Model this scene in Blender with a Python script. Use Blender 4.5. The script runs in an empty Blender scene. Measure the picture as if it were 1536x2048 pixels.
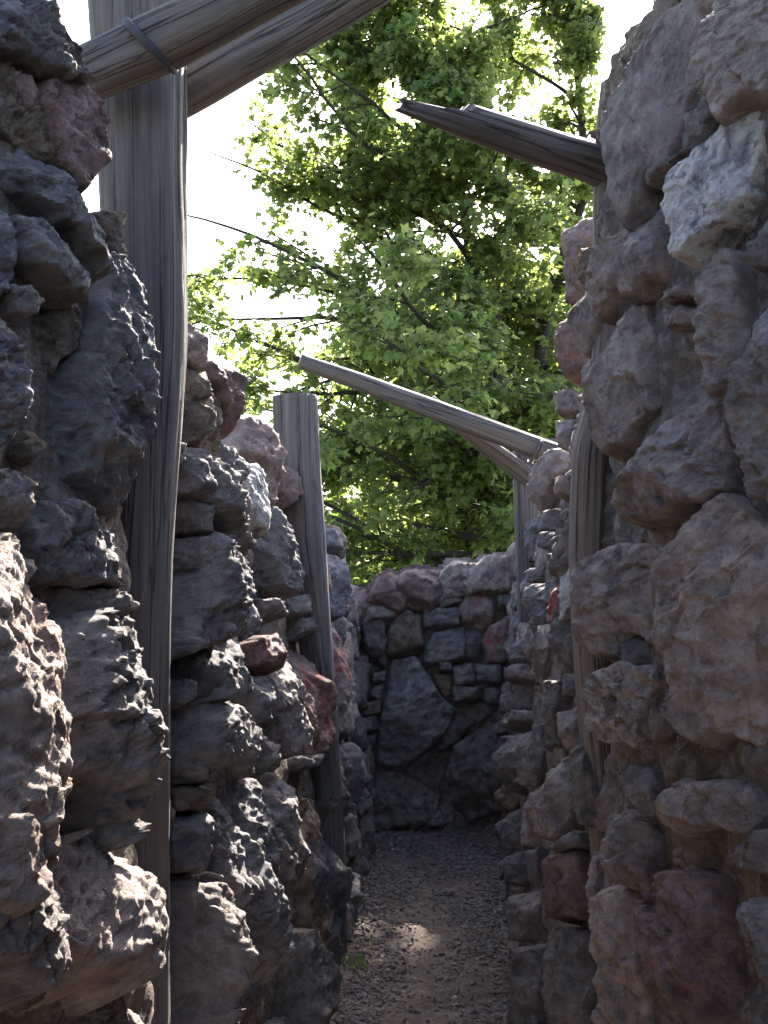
import bpy, math, random
import numpy as np
from mathutils import Vector

R = math.radians
random.seed(7)
rng = np.random.default_rng(11)
scn = bpy.context.scene
C = scn.collection

# ------------------------------------------------------------------ camera, sky, sun, exposure
EYE = 1.6
FPX, CX, HY = 2200.0, 768.0, 1150.0          # focal length in photo pixels, principal column, horizon row
cam_d = bpy.data.cameras.new('camera')
cam = bpy.data.objects.new('camera', cam_d)
C.objects.link(cam)
cam.location = (0, 0, EYE)
cam.rotation_euler = (R(90), 0, 0)
cam_d.sensor_fit = 'VERTICAL'
cam_d.sensor_height = 24.0
cam_d.lens = 24.0 * FPX / 2048.0
cam_d.shift_y = (HY - 1024.0) / 2048.0
cam_d.clip_start = 0.05
cam_d.clip_end = 2000
scn.camera = cam

SUN_AZ, SUN_EL = 12.0, 40.0                    # degrees clockwise from straight ahead, degrees up
world = bpy.data.worlds.new("World")
scn.world = world
world.use_nodes = True
wn = world.node_tree
bg = wn.nodes['Background']
sky = wn.nodes.new('ShaderNodeTexSky')
sky.sky_type = 'NISHITA'
sky.sun_disc = False
sky.sun_elevation = R(SUN_EL)
sky.sun_rotation = R(SUN_AZ)
sky.air_density = 1.0
sky.dust_density = 2.5
sky.ozone_density = 1.0
wn.links.new(sky.outputs[0], bg.inputs[0])
bg.inputs[1].default_value = 0.075

sun_d = bpy.data.lights.new('sun', 'SUN')
sun_d.energy = 4.7
sun_d.angle = R(0.55)
sun_d.color = (1.0, 0.93, 0.82)
sun = bpy.data.objects.new('sun', sun_d)
C.objects.link(sun)
sd_ = Vector((math.sin(R(SUN_AZ)) * math.cos(R(SUN_EL)), math.cos(R(SUN_AZ)) * math.cos(R(SUN_EL)), math.sin(R(SUN_EL))))
sun.rotation_euler = sd_.to_track_quat('Z', 'Y').to_euler()
sun.location = (3, 20, 14)

scn.view_settings.view_transform = 'Standard'
scn.view_settings.look = 'None'
scn.view_settings.exposure = 3.2
scn.view_settings.gamma = 1.0
scn.view_settings.use_curve_mapping = False
scn.render.engine = 'CYCLES'
scn.cycles.max_bounces = 8
scn.cycles.diffuse_bounces = 5
scn.cycles.transmission_bounces = 4
scn.cycles.use_denoising = True

# ------------------------------------------------------------------ noise
_perm = rng.permutation(256).astype(np.int64)
_perm = np.concatenate([_perm, _perm, _perm])
_g = rng.normal(size=(256, 3)); _g /= np.linalg.norm(_g, axis=1)[:, None]

def perlin(p):
    p = np.asarray(p, float)
    i = np.floor(p).astype(np.int64); f = p - i
    i &= 255
    w = f * f * f * (f * (f * 6 - 15) + 10)
    out = np.zeros(p.shape[:-1])
    for dx in (0, 1):
        hx = _perm[i[..., 0] + dx]
        wx = w[..., 0] if dx else 1 - w[..., 0]
        for dy in (0, 1):
            hy = _perm[hx + i[..., 1] + dy]
            wy = w[..., 1] if dy else 1 - w[..., 1]
            for dz in (0, 1):
                h = _perm[hy + i[..., 2] + dz]
                wz = w[..., 2] if dz else 1 - w[..., 2]
                g = _g[h]
                d = g[..., 0] * (f[..., 0] - dx) + g[..., 1] * (f[..., 1] - dy) + g[..., 2] * (f[..., 2] - dz)
                out += d * wx * wy * wz
    return out * 1.5

def fbm(p, o=4, lac=2.03, gain=.5):
    s = 0; a = 1; q = np.asarray(p, float)
    for k in range(o):
        s = s + a * perlin(q + 17.3 * k); a *= gain; q = q * lac
    return s

def ridged(p, o=3):
    s = 0; a = 1; q = np.asarray(p, float)
    for k in range(o):
        s = s + a * (1 - 2 * np.abs(perlin(q + 9.1 * k))); a *= .5; q = q * 2.1
    return s / 1.75

def chips(P, cell, seed, r):
    """chipped surface: random small tilted planes, one per jittered cell; P is (n,2) in metres"""
    q = P / cell; b = np.floor(q).astype(np.int64)
    best = np.full(len(P), 1e9); out = np.zeros(len(P))
    for dx in (-1, 0, 1):
        for dy in (-1, 0, 1):
            c = b + (dx, dy)
            h = _perm[(_perm[(c[:, 0] + seed) & 255] + c[:, 1]) & 255]
            h2 = _perm[h + 1]; h3 = _perm[h2 + 7]
            s = c + .5 + .8 * (np.stack([h, h2], -1) / 255. - .5)
            d = q - s
            dd = (d * d).sum(1)
            v = (_g[h3][:, 0] * d[:, 0] + _g[h3][:, 1] * d[:, 1]) + .45 * _g[h3][:, 2]
            m = dd < best
            best = np.where(m, dd, best); out = np.where(m, v, out)
    return out

# ------------------------------------------------------------------ mesh helpers
def mesh_np(name, v, quads=None, tris=None, smooth=True):
    me = bpy.data.meshes.new(name)
    v = np.asarray(v, np.float32)
    me.vertices.add(len(v)); me.vertices.foreach_set('co', v.ravel())
    nq = 0 if quads is None else len(quads)
    nt = 0 if tris is None else len(tris)
    idx = []; st = []
    if nq: idx.append(np.asarray(quads, np.int32).ravel()); st.append(np.arange(nq) * 4)
    if nt: idx.append(np.asarray(tris, np.int32).ravel()); st.append(nq * 4 + np.arange(nt) * 3)
    idx = np.concatenate(idx).astype(np.int32); st = np.concatenate(st).astype(np.int32)
    me.loops.add(len(idx)); me.loops.foreach_set('vertex_index', idx)
    me.polygons.add(nq + nt); me.polygons.foreach_set('loop_start', st)
    me.polygons.foreach_set('use_smooth', np.full(nq + nt, smooth, bool))
    me.update(calc_edges=True)
    me.validate()
    return me

def attr(me, name, vals, typ='FLOAT'):
    a = me.attributes.new(name, typ, 'POINT')
    a.data.foreach_set('value' if typ == 'FLOAT' else 'vector', np.asarray(vals, np.float32).ravel())

def obj(name, me, mat=None, parent=None):
    o = bpy.data.objects.new(name, me); C.objects.link(o)
    if mat is not None and not me.materials: me.materials.append(mat)
    if parent is not None:
        o.parent = parent
    return o

def thing(name, label, cat, loc=(0, 0, 0), group=None):
    o = bpy.data.objects.new(name, None); C.objects.link(o)
    o.empty_display_size = .1
    tag(o, label, cat, group)
    return o

def tag(o, label=None, cat=None, group=None, kind=None):
    if label: o['label'] = label
    if cat: o['category'] = cat
    if group: o['group'] = group
    if kind: o['kind'] = kind
    return o

# ------------------------------------------------------------------ materials
def new_mat(name):
    m = bpy.data.materials.new(name); m.use_nodes = True
    nt = m.node_tree; b = nt.nodes['Principled BSDF']
    return m, nt, b

def N(nt, t, **kw):
    n = nt.nodes.new(t)
    for k, v in kw.items(): setattr(n, k, v)
    return n

def noise(nt, vec, scale, detail=6, rough=.6, dist=0.):
    n = N(nt, 'ShaderNodeTexNoise')
    n.inputs['Scale'].default_value = scale; n.inputs['Detail'].default_value = detail
    n.inputs['Roughness'].default_value = rough; n.inputs['Distortion'].default_value = dist
    nt.links.new(vec, n.inputs['Vector'])
    return n.outputs['Fac']

def ramp(nt, fac, stops):
    r = N(nt, 'ShaderNodeValToRGB')
    e = r.color_ramp.elements
    while len(e) < len(stops): e.new(.5)
    for k, (p, c) in enumerate(stops):
        e[k].position = p; e[k].color = (c[0], c[1], c[2], 1) if hasattr(c, '__len__') else (c, c, c, 1)
    nt.links.new(fac, r.inputs['Fac'])
    return r.outputs['Color']

def mix(nt, fac, a, b, typ='MIX'):
    m = N(nt, 'ShaderNodeMix', data_type='RGBA', blend_type=typ)
    for sock, v in ((m.inputs['Factor'], fac), (m.inputs[6], a), (m.inputs[7], b)):
        if hasattr(v, 'links') or hasattr(v, 'is_linked'): nt.links.new(v, sock)
        elif hasattr(v, '__len__'): sock.default_value = (v[0], v[1], v[2], 1)
        else: sock.default_value = v
    return m.outputs[2]

def math_(nt, op, a, b=None):
    m = N(nt, 'ShaderNodeMath', operation=op)
    for s, v in zip(m.inputs, (a, b)):
        if v is None: continue
        if isinstance(v, (int, float)): s.default_value = v
        else: nt.links.new(v, s)
    return m.outputs[0]

def bump(nt, b, heights):
    prev = None
    for h, st, dist in heights:
        n = N(nt, 'ShaderNodeBump')
        n.inputs['Strength'].default_value = st; n.inputs['Distance'].default_value = dist
        nt.links.new(h, n.inputs['Height'])
        if prev: nt.links.new(prev, n.inputs['Normal'])
        prev = n.outputs['Normal']
    nt.links.new(prev, b.inputs['Normal'])

PAINTS = {}
def rock_mat(name, c1, c2, c3, speck=None, veins=.25, rust=.2, fine=1.0, spec=.35, stretch=(1, 1, 1)):
    m, nt, b = new_mat(name)
    geo = N(nt, 'ShaderNodeTexCoord')
    oi = N(nt, 'ShaderNodeObjectInfo')
    cmb = N(nt, 'ShaderNodeVectorMath', operation='MULTIPLY_ADD')
    nt.links.new(geo.outputs['Object'], cmb.inputs[0]); cmb.inputs[1].default_value = stretch
    off = N(nt, 'ShaderNodeCombineXYZ')
    r10 = math_(nt, 'MULTIPLY', oi.outputs['Random'], 37.0)
    for k in range(3): nt.links.new(r10, off.inputs[k])
    nt.links.new(off.outputs[0], cmb.inputs[2])
    V = cmb.outputs[0]
    n1 = noise(nt, V, 5.5, 7, .62, .6)
    n2 = noise(nt, V, 21, 8, .68, .3)
    n3 = noise(nt, V, 75, 6, .7)
    col = ramp(nt, n1, [(.32, c1), (.5, c2), (.68, c3)])
    dk = ramp(nt, n2, [(.34, .5), (.5, .96), (.64, 1.35)])
    col = mix(nt, 1.0, col, dk, 'MULTIPLY')
    # per-stone tone
    tone = ramp(nt, oi.outputs['Random'], [(0, (.72, .73, .78)), (.5, (1, 1, 1)), (1, (1.22, 1.12, 1.04))])
    col = mix(nt, .8, col, tone, 'MULTIPLY')
    # rusty stain patches
    rs = ramp(nt, noise(nt, V, 3.1, 5, .6, 1.2), [(.52, 0), (.7, 1)])
    col = mix(nt, math_(nt, 'MULTIPLY', rs, rust), col, (.21, .115, .05))
    # pale mineral veins and lichen flecks
    vn = ramp(nt, ridge_node(nt, V, 7.0), [(.965, 0), (.995, 1)])
    col = mix(nt, math_(nt, 'MULTIPLY', vn, veins), col, (.42, .38, .36))
    lf = ramp(nt, n3, [(.62, 0), (.72, 1)])
    col = mix(nt, math_(nt, 'MULTIPLY', lf, .35), col, (.36, .34, .33))
    if speck:
        vo = N(nt, 'ShaderNodeTexVoronoi'); vo.inputs['Scale'].default_value = 85
        nt.links.new(V, vo.inputs['Vector'])
        vv = N(nt, 'ShaderNodeSeparateColor'); nt.links.new(vo.outputs['Color'], vv.inputs[0])
        sp = ramp(nt, vv.outputs[0], [(.0, speck), (.3, c2), (.7, c3), (1, (.55, .52, .48))])
        col = mix(nt, .65, col, sp)
        big = ramp(nt, noise(nt, V, 16, 4, .6, .4), [(.55, 0), (.66, 1)])
        col = mix(nt, math_(nt, 'MULTIPLY', big, .8), col, speck)
    # paint strokes on the stones that carry them
    for an, pc in (('paint_red', (.33, .04, .045)), ('paint_blue', (.05, .065, .13))):
        at = N(nt, 'ShaderNodeAttribute', attribute_name=an)
        wear = ramp(nt, n2, [(.36, 1), (.6, .35)])
        col = mix(nt, math_(nt, 'MULTIPLY', at.outputs['Fac'], wear), col, pc)
    nt.links.new(col, b.inputs['Base Color'])
    nt.links.new(ramp(nt, n2, [(.3, .72), (.7, .95)]), b.inputs['Roughness'])
    b.inputs['Specular IOR Level'].default_value = spec
    n4 = noise(nt, V, 190, 4, .7)
    bump(nt, b, [(n1, .35 * fine, .03), (n2, .9 * fine, .022), (n3, .95 * fine, .011), (n4, .9 * fine, .004)])
    return m

def ridge_node(nt, V, scale):
    n = noise(nt, V, scale, 5, .55, .8)
    a = math_(nt, 'SUBTRACT', n, .5)
    a = math_(nt, 'ABSOLUTE', a)
    a = math_(nt, 'MULTIPLY', a, 2.0)
    return math_(nt, 'SUBTRACT', 1.0, a)

MAT = {
    's': rock_mat('slate_rock', (.142, .131, .133), (.205, .19, .191), (.265, .25, .245), rust=.18, veins=.25, stretch=(1.0, 1.0, 1.6)),
    'd': rock_mat('dark_rock', (.115, .103, .098), (.16, .144, .136), (.20, .178, .167), rust=.35, veins=.12),
    'm': rock_mat('mauve_rock', (.198, .155, .138), (.272, .218, .196), (.335, .281, .258), rust=.28, veins=.3),
    'r': rock_mat('red_rock', (.145, .086, .076), (.20, .124, .11), (.26, .178, .158), rust=.15, veins=.15),
    'b': rock_mat('brown_rock', (.125, .092, .065), (.175, .135, .10), (.22, .18, .14), rust=.4, veins=.12),
    'w': rock_mat('pale_granite', (.44, .42, .42), (.56, .54, .53), (.66, .63, .60), speck=(.13, .125, .14), rust=.12, veins=.0, fine=1.2),
    'p': rock_mat('pink_granite', (.30, .235, .205), (.40, .33, .29), (.5, .43, .39), speck=(.12, .08, .06), rust=.25, veins=.0, fine=1.4),
    'k': rock_mat('pink_rock', (.23, .155, .135), (.30, .215, .19), (.35, .27, .24), rust=.12, veins=.2),
}

def mortar_mat():
    m, nt, b = new_mat('mortar')
    V = N(nt, 'ShaderNodeTexCoord').outputs['Object']
    n1 = noise(nt, V, 4, 6, .6, .5); n2 = noise(nt, V, 40, 6, .7); n3 = noise(nt, V, 140, 4, .7)
    col = ramp(nt, n1, [(.35, (.085, .07, .06)), (.5, (.12, .10, .085)), (.68, (.16, .13, .108))])
    rs = ramp(nt, noise(nt, V, 2.2, 4, .6, 1.), [(.52, 0), (.68, 1)])
    col = mix(nt, math_(nt, 'MULTIPLY', rs, .4), col, (.19, .12, .055))
    col = mix(nt, 1.0, col, ramp(nt, n2, [(.3, .6), (.6, 1.15)]), 'MULTIPLY')
    nt.links.new(col, b.inputs['Base Color']); b.inputs['Roughness'].default_value = .95
    b.inputs['Specular IOR Level'].default_value = .15
    vo = N(nt, 'ShaderNodeTexVoronoi'); vo.inputs['Scale'].default_value = 70; nt.links.new(V, vo.inputs['Vector'])
    vs = N(nt, 'ShaderNodeSeparateColor'); nt.links.new(vo.outputs['Color'], vs.inputs[0])
    big = ramp(nt, vs.outputs[0], [(.62, 0), (.7, 1)])
    dome = math_(nt, 'MULTIPLY', big, math_(nt, 'SUBTRACT', 1.0, vo.outputs['Distance']))
    col2 = mix(nt, math_(nt, 'MULTIPLY', big, .45), col, (.23, .21, .20))
    nt.links.new(col2, b.inputs['Base Color'])
    bump(nt, b, [(n1, .5, .03), (n2, .9, .014), (dome, .7, .006), (n3, .8, .005)])
    return m
MAT['mortar'] = mortar_mat()

def wood_mat(name, dark, mid, light):
    m, nt, b = new_mat(name)
    at = N(nt, 'ShaderNodeAttribute', attribute_name='grain')
    def st(sx, sz):
        v = N(nt, 'ShaderNodeVectorMath', operation='MULTIPLY'); nt.links.new(at.outputs['Vector'], v.inputs[0])
        v.inputs[1].default_value = (sx, sx, sz); return v.outputs[0]
    g1 = noise(nt, st(18, .9), 1, 8, .65, .5)
    g2 = noise(nt, st(75, 2.4), 1, 6, .7, .3)
    g3 = noise(nt, st(220, 9), 1, 4, .7)
    bl = noise(nt, st(6, 3.5), 1, 5, .6, .5)
    kn = noise(nt, st(9, 7), 1, 3, .5, 1.5)
    col = ramp(nt, g2, [(.25, dark), (.5, mid), (.75, light)])
    col = mix(nt, .8, col, ramp(nt, g1, [(.3, .72), (.52, .98), (.7, 1.18)]), 'MULTIPLY')
    col = mix(nt, ramp(nt, bl, [(.5, 0), (.72, .55)]), col, (.15, .105, .08))
    col = mix(nt, ramp(nt, kn, [(.68, 0), (.78, .6)]), col, (.07, .055, .05))
    # long drying cracks
    c = noise(nt, st(26, .55), 1, 3, .5, .2)
    c = math_(nt, 'ABSOLUTE', math_(nt, 'SUBTRACT', c, .5))
    crack = ramp(nt, c, [(.0, 0), (.02, 1)])
    col = mix(nt, 1.0, col, ramp(nt, c, [(.0, .4), (.011, 1)]), 'MULTIPLY')
    nt.links.new(col, b.inputs['Base Color']); b.inputs['Roughness'].default_value = .82
    b.inputs['Specular IOR Level'].default_value = .3
    bump(nt, b, [(crack, .9, .008), (g1, .6, .012), (g2, .9, .006), (g3, .6, .002)])
    return m
MAT['wood'] = wood_mat('weathered_wood', (.066, .059, .057), (.113, .101, .098), (.17, .155, .148))
MAT['wood_tan'] = wood_mat('tan_wood', (.095, .074, .061), (.152, .122, .102), (.21, .174, .15))

# ------------------------------------------------------------------ wall surfaces
def ray(px, py):
    return np.array([(px - CX) / FPX, 1.0, (HY - py) / FPX])
ORIG = np.array([0, 0, EYE])
def at(px, py, Y):
    return ORIG + ray(px, py) * Y

class SideWall:
    def __init__(s, side, plan, batter, top):
        s.side = side                                  # +1: left-hand wall facing +X, -1: right-hand wall facing -X
        s.py = np.array([p[0] for p in plan]); s.px = np.array([p[1] for p in plan])
        s.by = np.array([p[0] for p in batter]); s.bv = np.array([p[1] for p in batter])
        s.ty = np.array([p[0] for p in top]); s.tz = np.array([p[1] for p in top])
    def x(s, Y, z): return np.interp(Y, s.py, s.px) - s.side * np.interp(Y, s.by, s.bv) * (z - EYE)
    def pos(s, q, z): return np.stack([s.x(q, z), q + 0 * z, z + 0 * q], -1)
    def top(s, q): return np.interp(q, s.ty, s.tz)
    def normal(s, q):
        m = (np.interp(q + .12, s.py, s.px) - np.interp(q - .12, s.py, s.px)) / .24
        n = np.stack([np.ones_like(m) * s.side, -m * s.side, np.interp(q, s.by, s.bv)], -1)
        return n / np.linalg.norm(n, axis=-1, keepdims=True)
    def hit(s, px, py):
        r = ray(px, py); Y = np.linspace(.8, 9, 3300)
        d = (s.x(Y, EYE + r[2] * Y) - r[0] * Y) * s.side
        k = np.argmax(d > 0)
        return Y[k]                                    # distance along the view axis
class EndWall:
    def __init__(s, y0, slope, xr, top):
        s.y0, s.sl, s.xr = y0, slope, xr
        s.tx = np.array([p[0] for p in top]); s.tz = np.array([p[1] for p in top])
    def pos(s, q, z): return np.stack([q + 0 * z, s.y0 + s.sl * q + .05 * (z - EYE) + 0 * z, z + 0 * q], -1)
    def top(s, q): return np.interp(q, s.tx, s.tz)
    def normal(s, q):
        n = np.stack([s.sl + 0 * q, -1 + 0 * q, .05 + 0 * q], -1); return n / np.linalg.norm(n, axis=-1, keepdims=True)
    def hit(s, px, py):
        r = ray(px, py)
        return s.y0 / (1 - s.sl * r[0] - .05 * r[2])

WL = SideWall(+1, [(-6, -.68), (.8, -.70), (1.7, -.593), (2.08, -.507), (2.22, -.50), (2.34, -.56), (2.68, -.56), (2.97, -.44), (4.6, -.335), (6.3, -.222), (7.4, -.16)],
              [(1.7, .05), (2.9, .05), (3.9, .11), (7, .10)],
              [(-2, 2.6), (1.7, 2.62), (1.85, 2.5), (2.0, 2.32), (2.15, 2.2), (2.8, 2.19), (3.3, 2.13), (4.6, 1.96), (6.2, 1.8), (7.4, 1.6)])
WR = SideWall(-1, [(-6, .72), (.8, .72), (1.7, .593), (2.36, .462), (2.44, .50), (2.75, .485), (3.4, .525), (4.2, .60), (5, .665), (5.6, .71), (6.8, .80), (7.4, .82)],
              [(2.4, .0), (3.4, .07), (7, .07)],
              [(-2, 2.75), (1.9, 2.74), (2.3, 2.68), (2.7, 2.5), (3.0, 2.45), (3.4, 2.28), (4.5, 2.03), (5.5, 1.96), (7.4, 1.7)])
WE = EndWall(7.0, .0, (-.75, 1.35), [(-.75, 1.45), (-.25, 1.47), (.1, 1.58), (.5, 1.62), (.8, 1.70), (1.4, 1.7)])
WALLS = {'L': WL, 'R': WR, 'E': WE}
# ------------------------------------------------------------------ outside ground
def ground_mat():
    m, nt, b = new_mat('grass_ground')
    V = N(nt, 'ShaderNodeTexCoord').outputs['Object']
    n1 = noise(nt, V, .4, 6, .6); n2 = noise(nt, V, 14, 5, .7)
    col = ramp(nt, n1, [(.35, (.045, .07, .02)), (.55, (.07, .10, .03)), (.7, (.10, .085, .05))])
    col = mix(nt, .8, col, ramp(nt, n2, [(.3, .6), (.7, 1.3)]), 'MULTIPLY')
    nt.links.new(col, b.inputs['Base Color']); b.inputs['Roughness'].default_value = .95
    bump(nt, b, [(n2, .8, .05)])
    return m
def dirt_mat():
    m, nt, b = new_mat('path_dirt')
    V = N(nt, 'ShaderNodeTexCoord').outputs['Object']
    n1 = noise(nt, V, 3, 6, .6, .5); n2 = noise(nt, V, 30, 7, .7); n3 = noise(nt, V, 160, 4, .7)
    col = ramp(nt, n1, [(.35, (.10, .078, .066)), (.55, (.148, .116, .098)), (.7, (.18, .143, .12))])
    col = mix(nt, 1., col, ramp(nt, n2, [(.32, .62), (.6, 1.15)]), 'MULTIPLY')
    nt.links.new(col, b.inputs['Base Color']); b.inputs['Roughness'].default_value = .95
    b.inputs['Specular IOR Level'].default_value = .2
    bump(nt, b, [(n1, .4, .03), (n2, .8, .012), (n3, .8, .004)])
    return m
gx = np.array([-600, -60, -12, -3, 3, 12, 60, 600.]); gy = np.array([-600, -60, -12, 0, 8, 20, 60, 600.])
gv = np.array([(x, y, -.06) for y in gy for x in gx])
gq = [(j * 8 + i, j * 8 + i + 1, j * 8 + i + 9, j * 8 + i + 8) for j in range(7) for i in range(7)]
tag(obj('ground', mesh_np('ground', gv, quads=gq), ground_mat()), kind='structure')

PX = np.arange(-1.3, 1.5, .03); PY = np.arange(-6, 7.6, .03)
def path_z(x, y):
    p = np.stack([x, y, 0 * x], -1)
    xc = np.interp(y, [0, 3.9, 7], [.05, .12, .25])
    hw = np.interp(y, [0, 3.9, 7], [.45, .33, .46])
    return .022 * fbm(p * 2.2, 3) + .007 * fbm(p * 14, 3) + .05 * np.clip((np.abs(x - xc) - hw * .55) / hw, 0, 1) ** 1.5
xx, yy = np.meshgrid(PX, PY)
pv = np.stack([xx, yy, path_z(xx, yy)], -1).reshape(-1, 3)
nx = len(PX)
ii, jj = np.meshgrid(np.arange(nx - 1), np.arange(len(PY) - 1))
a_ = (jj * nx + ii).ravel()
tag(obj('path', mesh_np('path', pv, quads=np.stack([a_, a_ + 1, a_ + 1 + nx, a_ + nx], -1)), dirt_mat()), kind='structure')

# ------------------------------------------------------------------ stones
def poly_sdf(P, poly):
    """signed distance, positive inside"""
    d = np.full(len(P), 1e9); ins = np.zeros(len(P), bool)
    n = len(poly)
    for i in range(n):
        a = poly[i]; b = poly[(i + 1) % n]
        e = b - a; w = P - a
        t = np.clip((w @ e) / max(e @ e, 1e-12), 0, 1)
        q = w - t[:, None] * e
        d = np.minimum(d, (q * q).sum(1))
        c = (a[1] <= P[:, 1]) != (b[1] <= P[:, 1])
        if abs(e[1]) > 1e-12:
            ins ^= c & (P[:, 0] < a[0] + (P[:, 1] - a[1]) / e[1] * e[0])
    d = np.sqrt(d)
    return np.where(ins, d, -d)

def poly_area(p):
    x, y = p[:, 0], p[:, 1]
    return .5 * abs(np.dot(x, np.roll(y, -1)) - np.dot(y, np.roll(x, -1)))

STONES = {'L': [], 'R': [], 'E': []}
def rock(wall, parent, poly, P0, t, u, n, cls, seed, dl, depth, rough=1.0, closed=False, slope=.45, paint=None, shrink=.0, bulge=.0):
    r = np.random.default_rng(seed)
    size = math.sqrt(max(poly_area(poly), 1e-6))
    lo = poly.min(0) - .035; hi = poly.max(0) + .035
    dl = max(dl, math.sqrt((hi - lo)[0] * (hi - lo)[1] / 15000))
    dl = min(dl, size / 9)
    A = np.arange(lo[0], hi[0] + dl, dl); B = np.arange(lo[1], hi[1] + dl, dl)
    aa, bb = np.meshgrid(A, B)
    P = np.stack([aa.ravel(), bb.ravel()], -1)
    so = r.uniform(0, 90, 3)
    W = np.stack([P[:, 0], P[:, 1], 0 * P[:, 0]], -1) + so
    wa = min(.018, .075 * size)
    wx = wa * fbm(W * (2.2 / size), 3); wy = wa * fbm(W * (2.2 / size) + 31.7, 3)
    Q = P + np.stack([wx, wy], -1) + .0045 * np.stack([perlin(W * 45), perlin(W * 45 + 7)], -1)
    sd = poly_sdf(Q, poly) - shrink
    inr = max(sd.max(), 1e-3)
    w = np.clip(.2 * inr, .005, .018)
    e = np.clip(sd / w, 0, 1)
    prof = 1 - (1 - e) ** 2
    # chiselled facets: lowest of several tilted planes
    ctr = poly.mean(0)
    L = (P - ctr) + .10 * size * np.stack([fbm(W * (1.6 / size) + 3, 3), fbm(W * (1.6 / size) + 13, 3)], -1)
    f = np.full(len(P), 1e9)
    k = r.integers(4, 7)
    a0 = r.uniform(0, 6.28)
    for i in range(k):
        an = a0 + 6.283 * i / k + r.uniform(-.4, .4)
        sl = slope * r.choice([.35, .8, 1.9]) * r.uniform(.8, 1.2)
        c = size * r.uniform(.10, .42) * sl
        f = np.minimum(f, c - sl * (L[:, 0] * math.cos(an) + L[:, 1] * math.sin(an)))
    f = np.minimum(f, size * r.uniform(.02, .10) + .12 * slope * (L[:, 0] * math.cos(a0) + L[:, 1] * math.sin(a0)))
    f = np.maximum(f, -.35 * size)
    f -= f[sd > 0].mean() if (sd > 0).any() else 0
    # layered ledges
    th = r.uniform(0, 6.28) if cls not in 'sd' else r.choice([1.2, 1.9, .6, 2.5]) + r.normal(0, .2)
    q = (P[:, 0] * math.cos(th) + P[:, 1] * math.sin(th)) / (size * r.uniform(.10, .22)) + 1.3 * fbm(W * (2.6 / size) + 5, 4)
    saw = q - np.floor(q)
    ledge = np.where(saw < .82, saw / .82, (1 - saw) / .18)
    # stretched fibrous relief
    c_, s_ = math.cos(th), math.sin(th)
    Sx = (P[:, 0] * c_ + P[:, 1] * s_); Sy = (-P[:, 0] * s_ + P[:, 1] * c_)
    F = np.stack([Sx * 48, Sy * 14, 0 * Sx], -1) + so
    f2 = ridged(F, 3)
    n1 = fbm(W * (3.2 / size), 3); n2 = ridged(W * 13 + 2, 3); n3 = fbm(W * 55, 2)
    h = f + bulge * np.clip(sd / inr, 0, 1) ** .7
    h = h + rough * (.045 * size * n1 + min(.006, .035 * size) * n2 + .0038 * f2 + .0025 * n3)
    h = h + rough * (.009 if cls in 'sd' else .006) * min(1, size / .2) * (ledge - .5)
    dw = .012 * np.stack([fbm(W * 22 + 3, 2), fbm(W * 22 + 23, 2)], -1)
    R2 = np.stack([(P[:, 0] * c_ + P[:, 1] * s_) * 1.7, (-P[:, 0] * s_ + P[:, 1] * c_)], -1) + dw
    ch = chips(R2, np.clip(.32 * size, .02, .075), int(seed), r) * np.clip(.055 * size, .002, .011)
    ch = ch + chips(R2 + dw, np.clip(.12 * size, .010, .026), int(seed) + 91, r) * np.clip(.022 * size, .001, .0042)
    ch = ch + chips(R2 * np.array([.7, 1.]) + dw * .5, np.clip(.62 * size, .03, .22), int(seed) + 33, r) * np.clip(.06 * size, .002, .022)
    h = h + rough * ch
    h = np.minimum(h, .045 + .12 * size)
    hh = -depth + (h + depth) * prof
    co = P0 + P[:, 0:1] * t + P[:, 1:2] * u + hh[:, None] * n
    nA = len(A); nB = len(B)
    ok = (sd > -1.2 * dl).reshape(nB, nA)
    cell = ok[:-1, :-1] | ok[1:, :-1] | ok[:-1, 1:] | ok[1:, 1:]
    jj, ii = np.nonzero(cell)
    v0 = jj * nA + ii
    q4 = np.stack([v0, v0 + 1, v0 + 1 + nA, v0 + nA], -1)
    pf = paint(co) if paint else None
    if closed:
        bt = np.clip(.30 * size, .05, .22)
        hb = -depth - bt * prof * (1 + .35 * fbm(W * (2.6 / size) + 50, 3)) - .004
        cb = P0 + P[:, 0:1] * t + P[:, 1:2] * u + hb[:, None] * n
        q4 = np.concatenate([q4, q4[:, ::-1] + len(co)])
        co = np.concatenate([co, cb])
        if pf is not None: pf = {k_: np.concatenate([v_, v_ * 0]) for k_, v_ in pf.items()}
    used, inv = np.unique(q4, return_inverse=True)
    q4 = inv.reshape(-1, 4)
    base = P0
    me = mesh_np('stone', co[used] - base, quads=q4)
    if pf is not None:
        for k_, v_ in pf.items(): attr(me, k_, v_[used])
    o = obj('stone', me, MAT[cls], parent)
    o.location = base
    return o

def proj(p):
    return np.stack([CX + FPX * p[..., 0] / p[..., 1], HY - FPX * (p[..., 2] - EYE) / p[..., 1]], -1)

def stroke_paint(name, strokes, wid):
    def fn(co):
        q = proj(co); best = np.full(len(q), 1e9)
        for s in strokes:
            s = np.array(s, float)
            for a, b in zip(s[:-1], s[1:]):
                e = b - a; w = q - a
                tt = np.clip((w @ e) / max(e @ e, 1e-9), 0, 1)
                best = np.minimum(best, np.linalg.norm(w - tt[:, None] * e, axis=1))
        return {name: np.clip(1.25 - best / wid, 0, 1)}
    return fn

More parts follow.
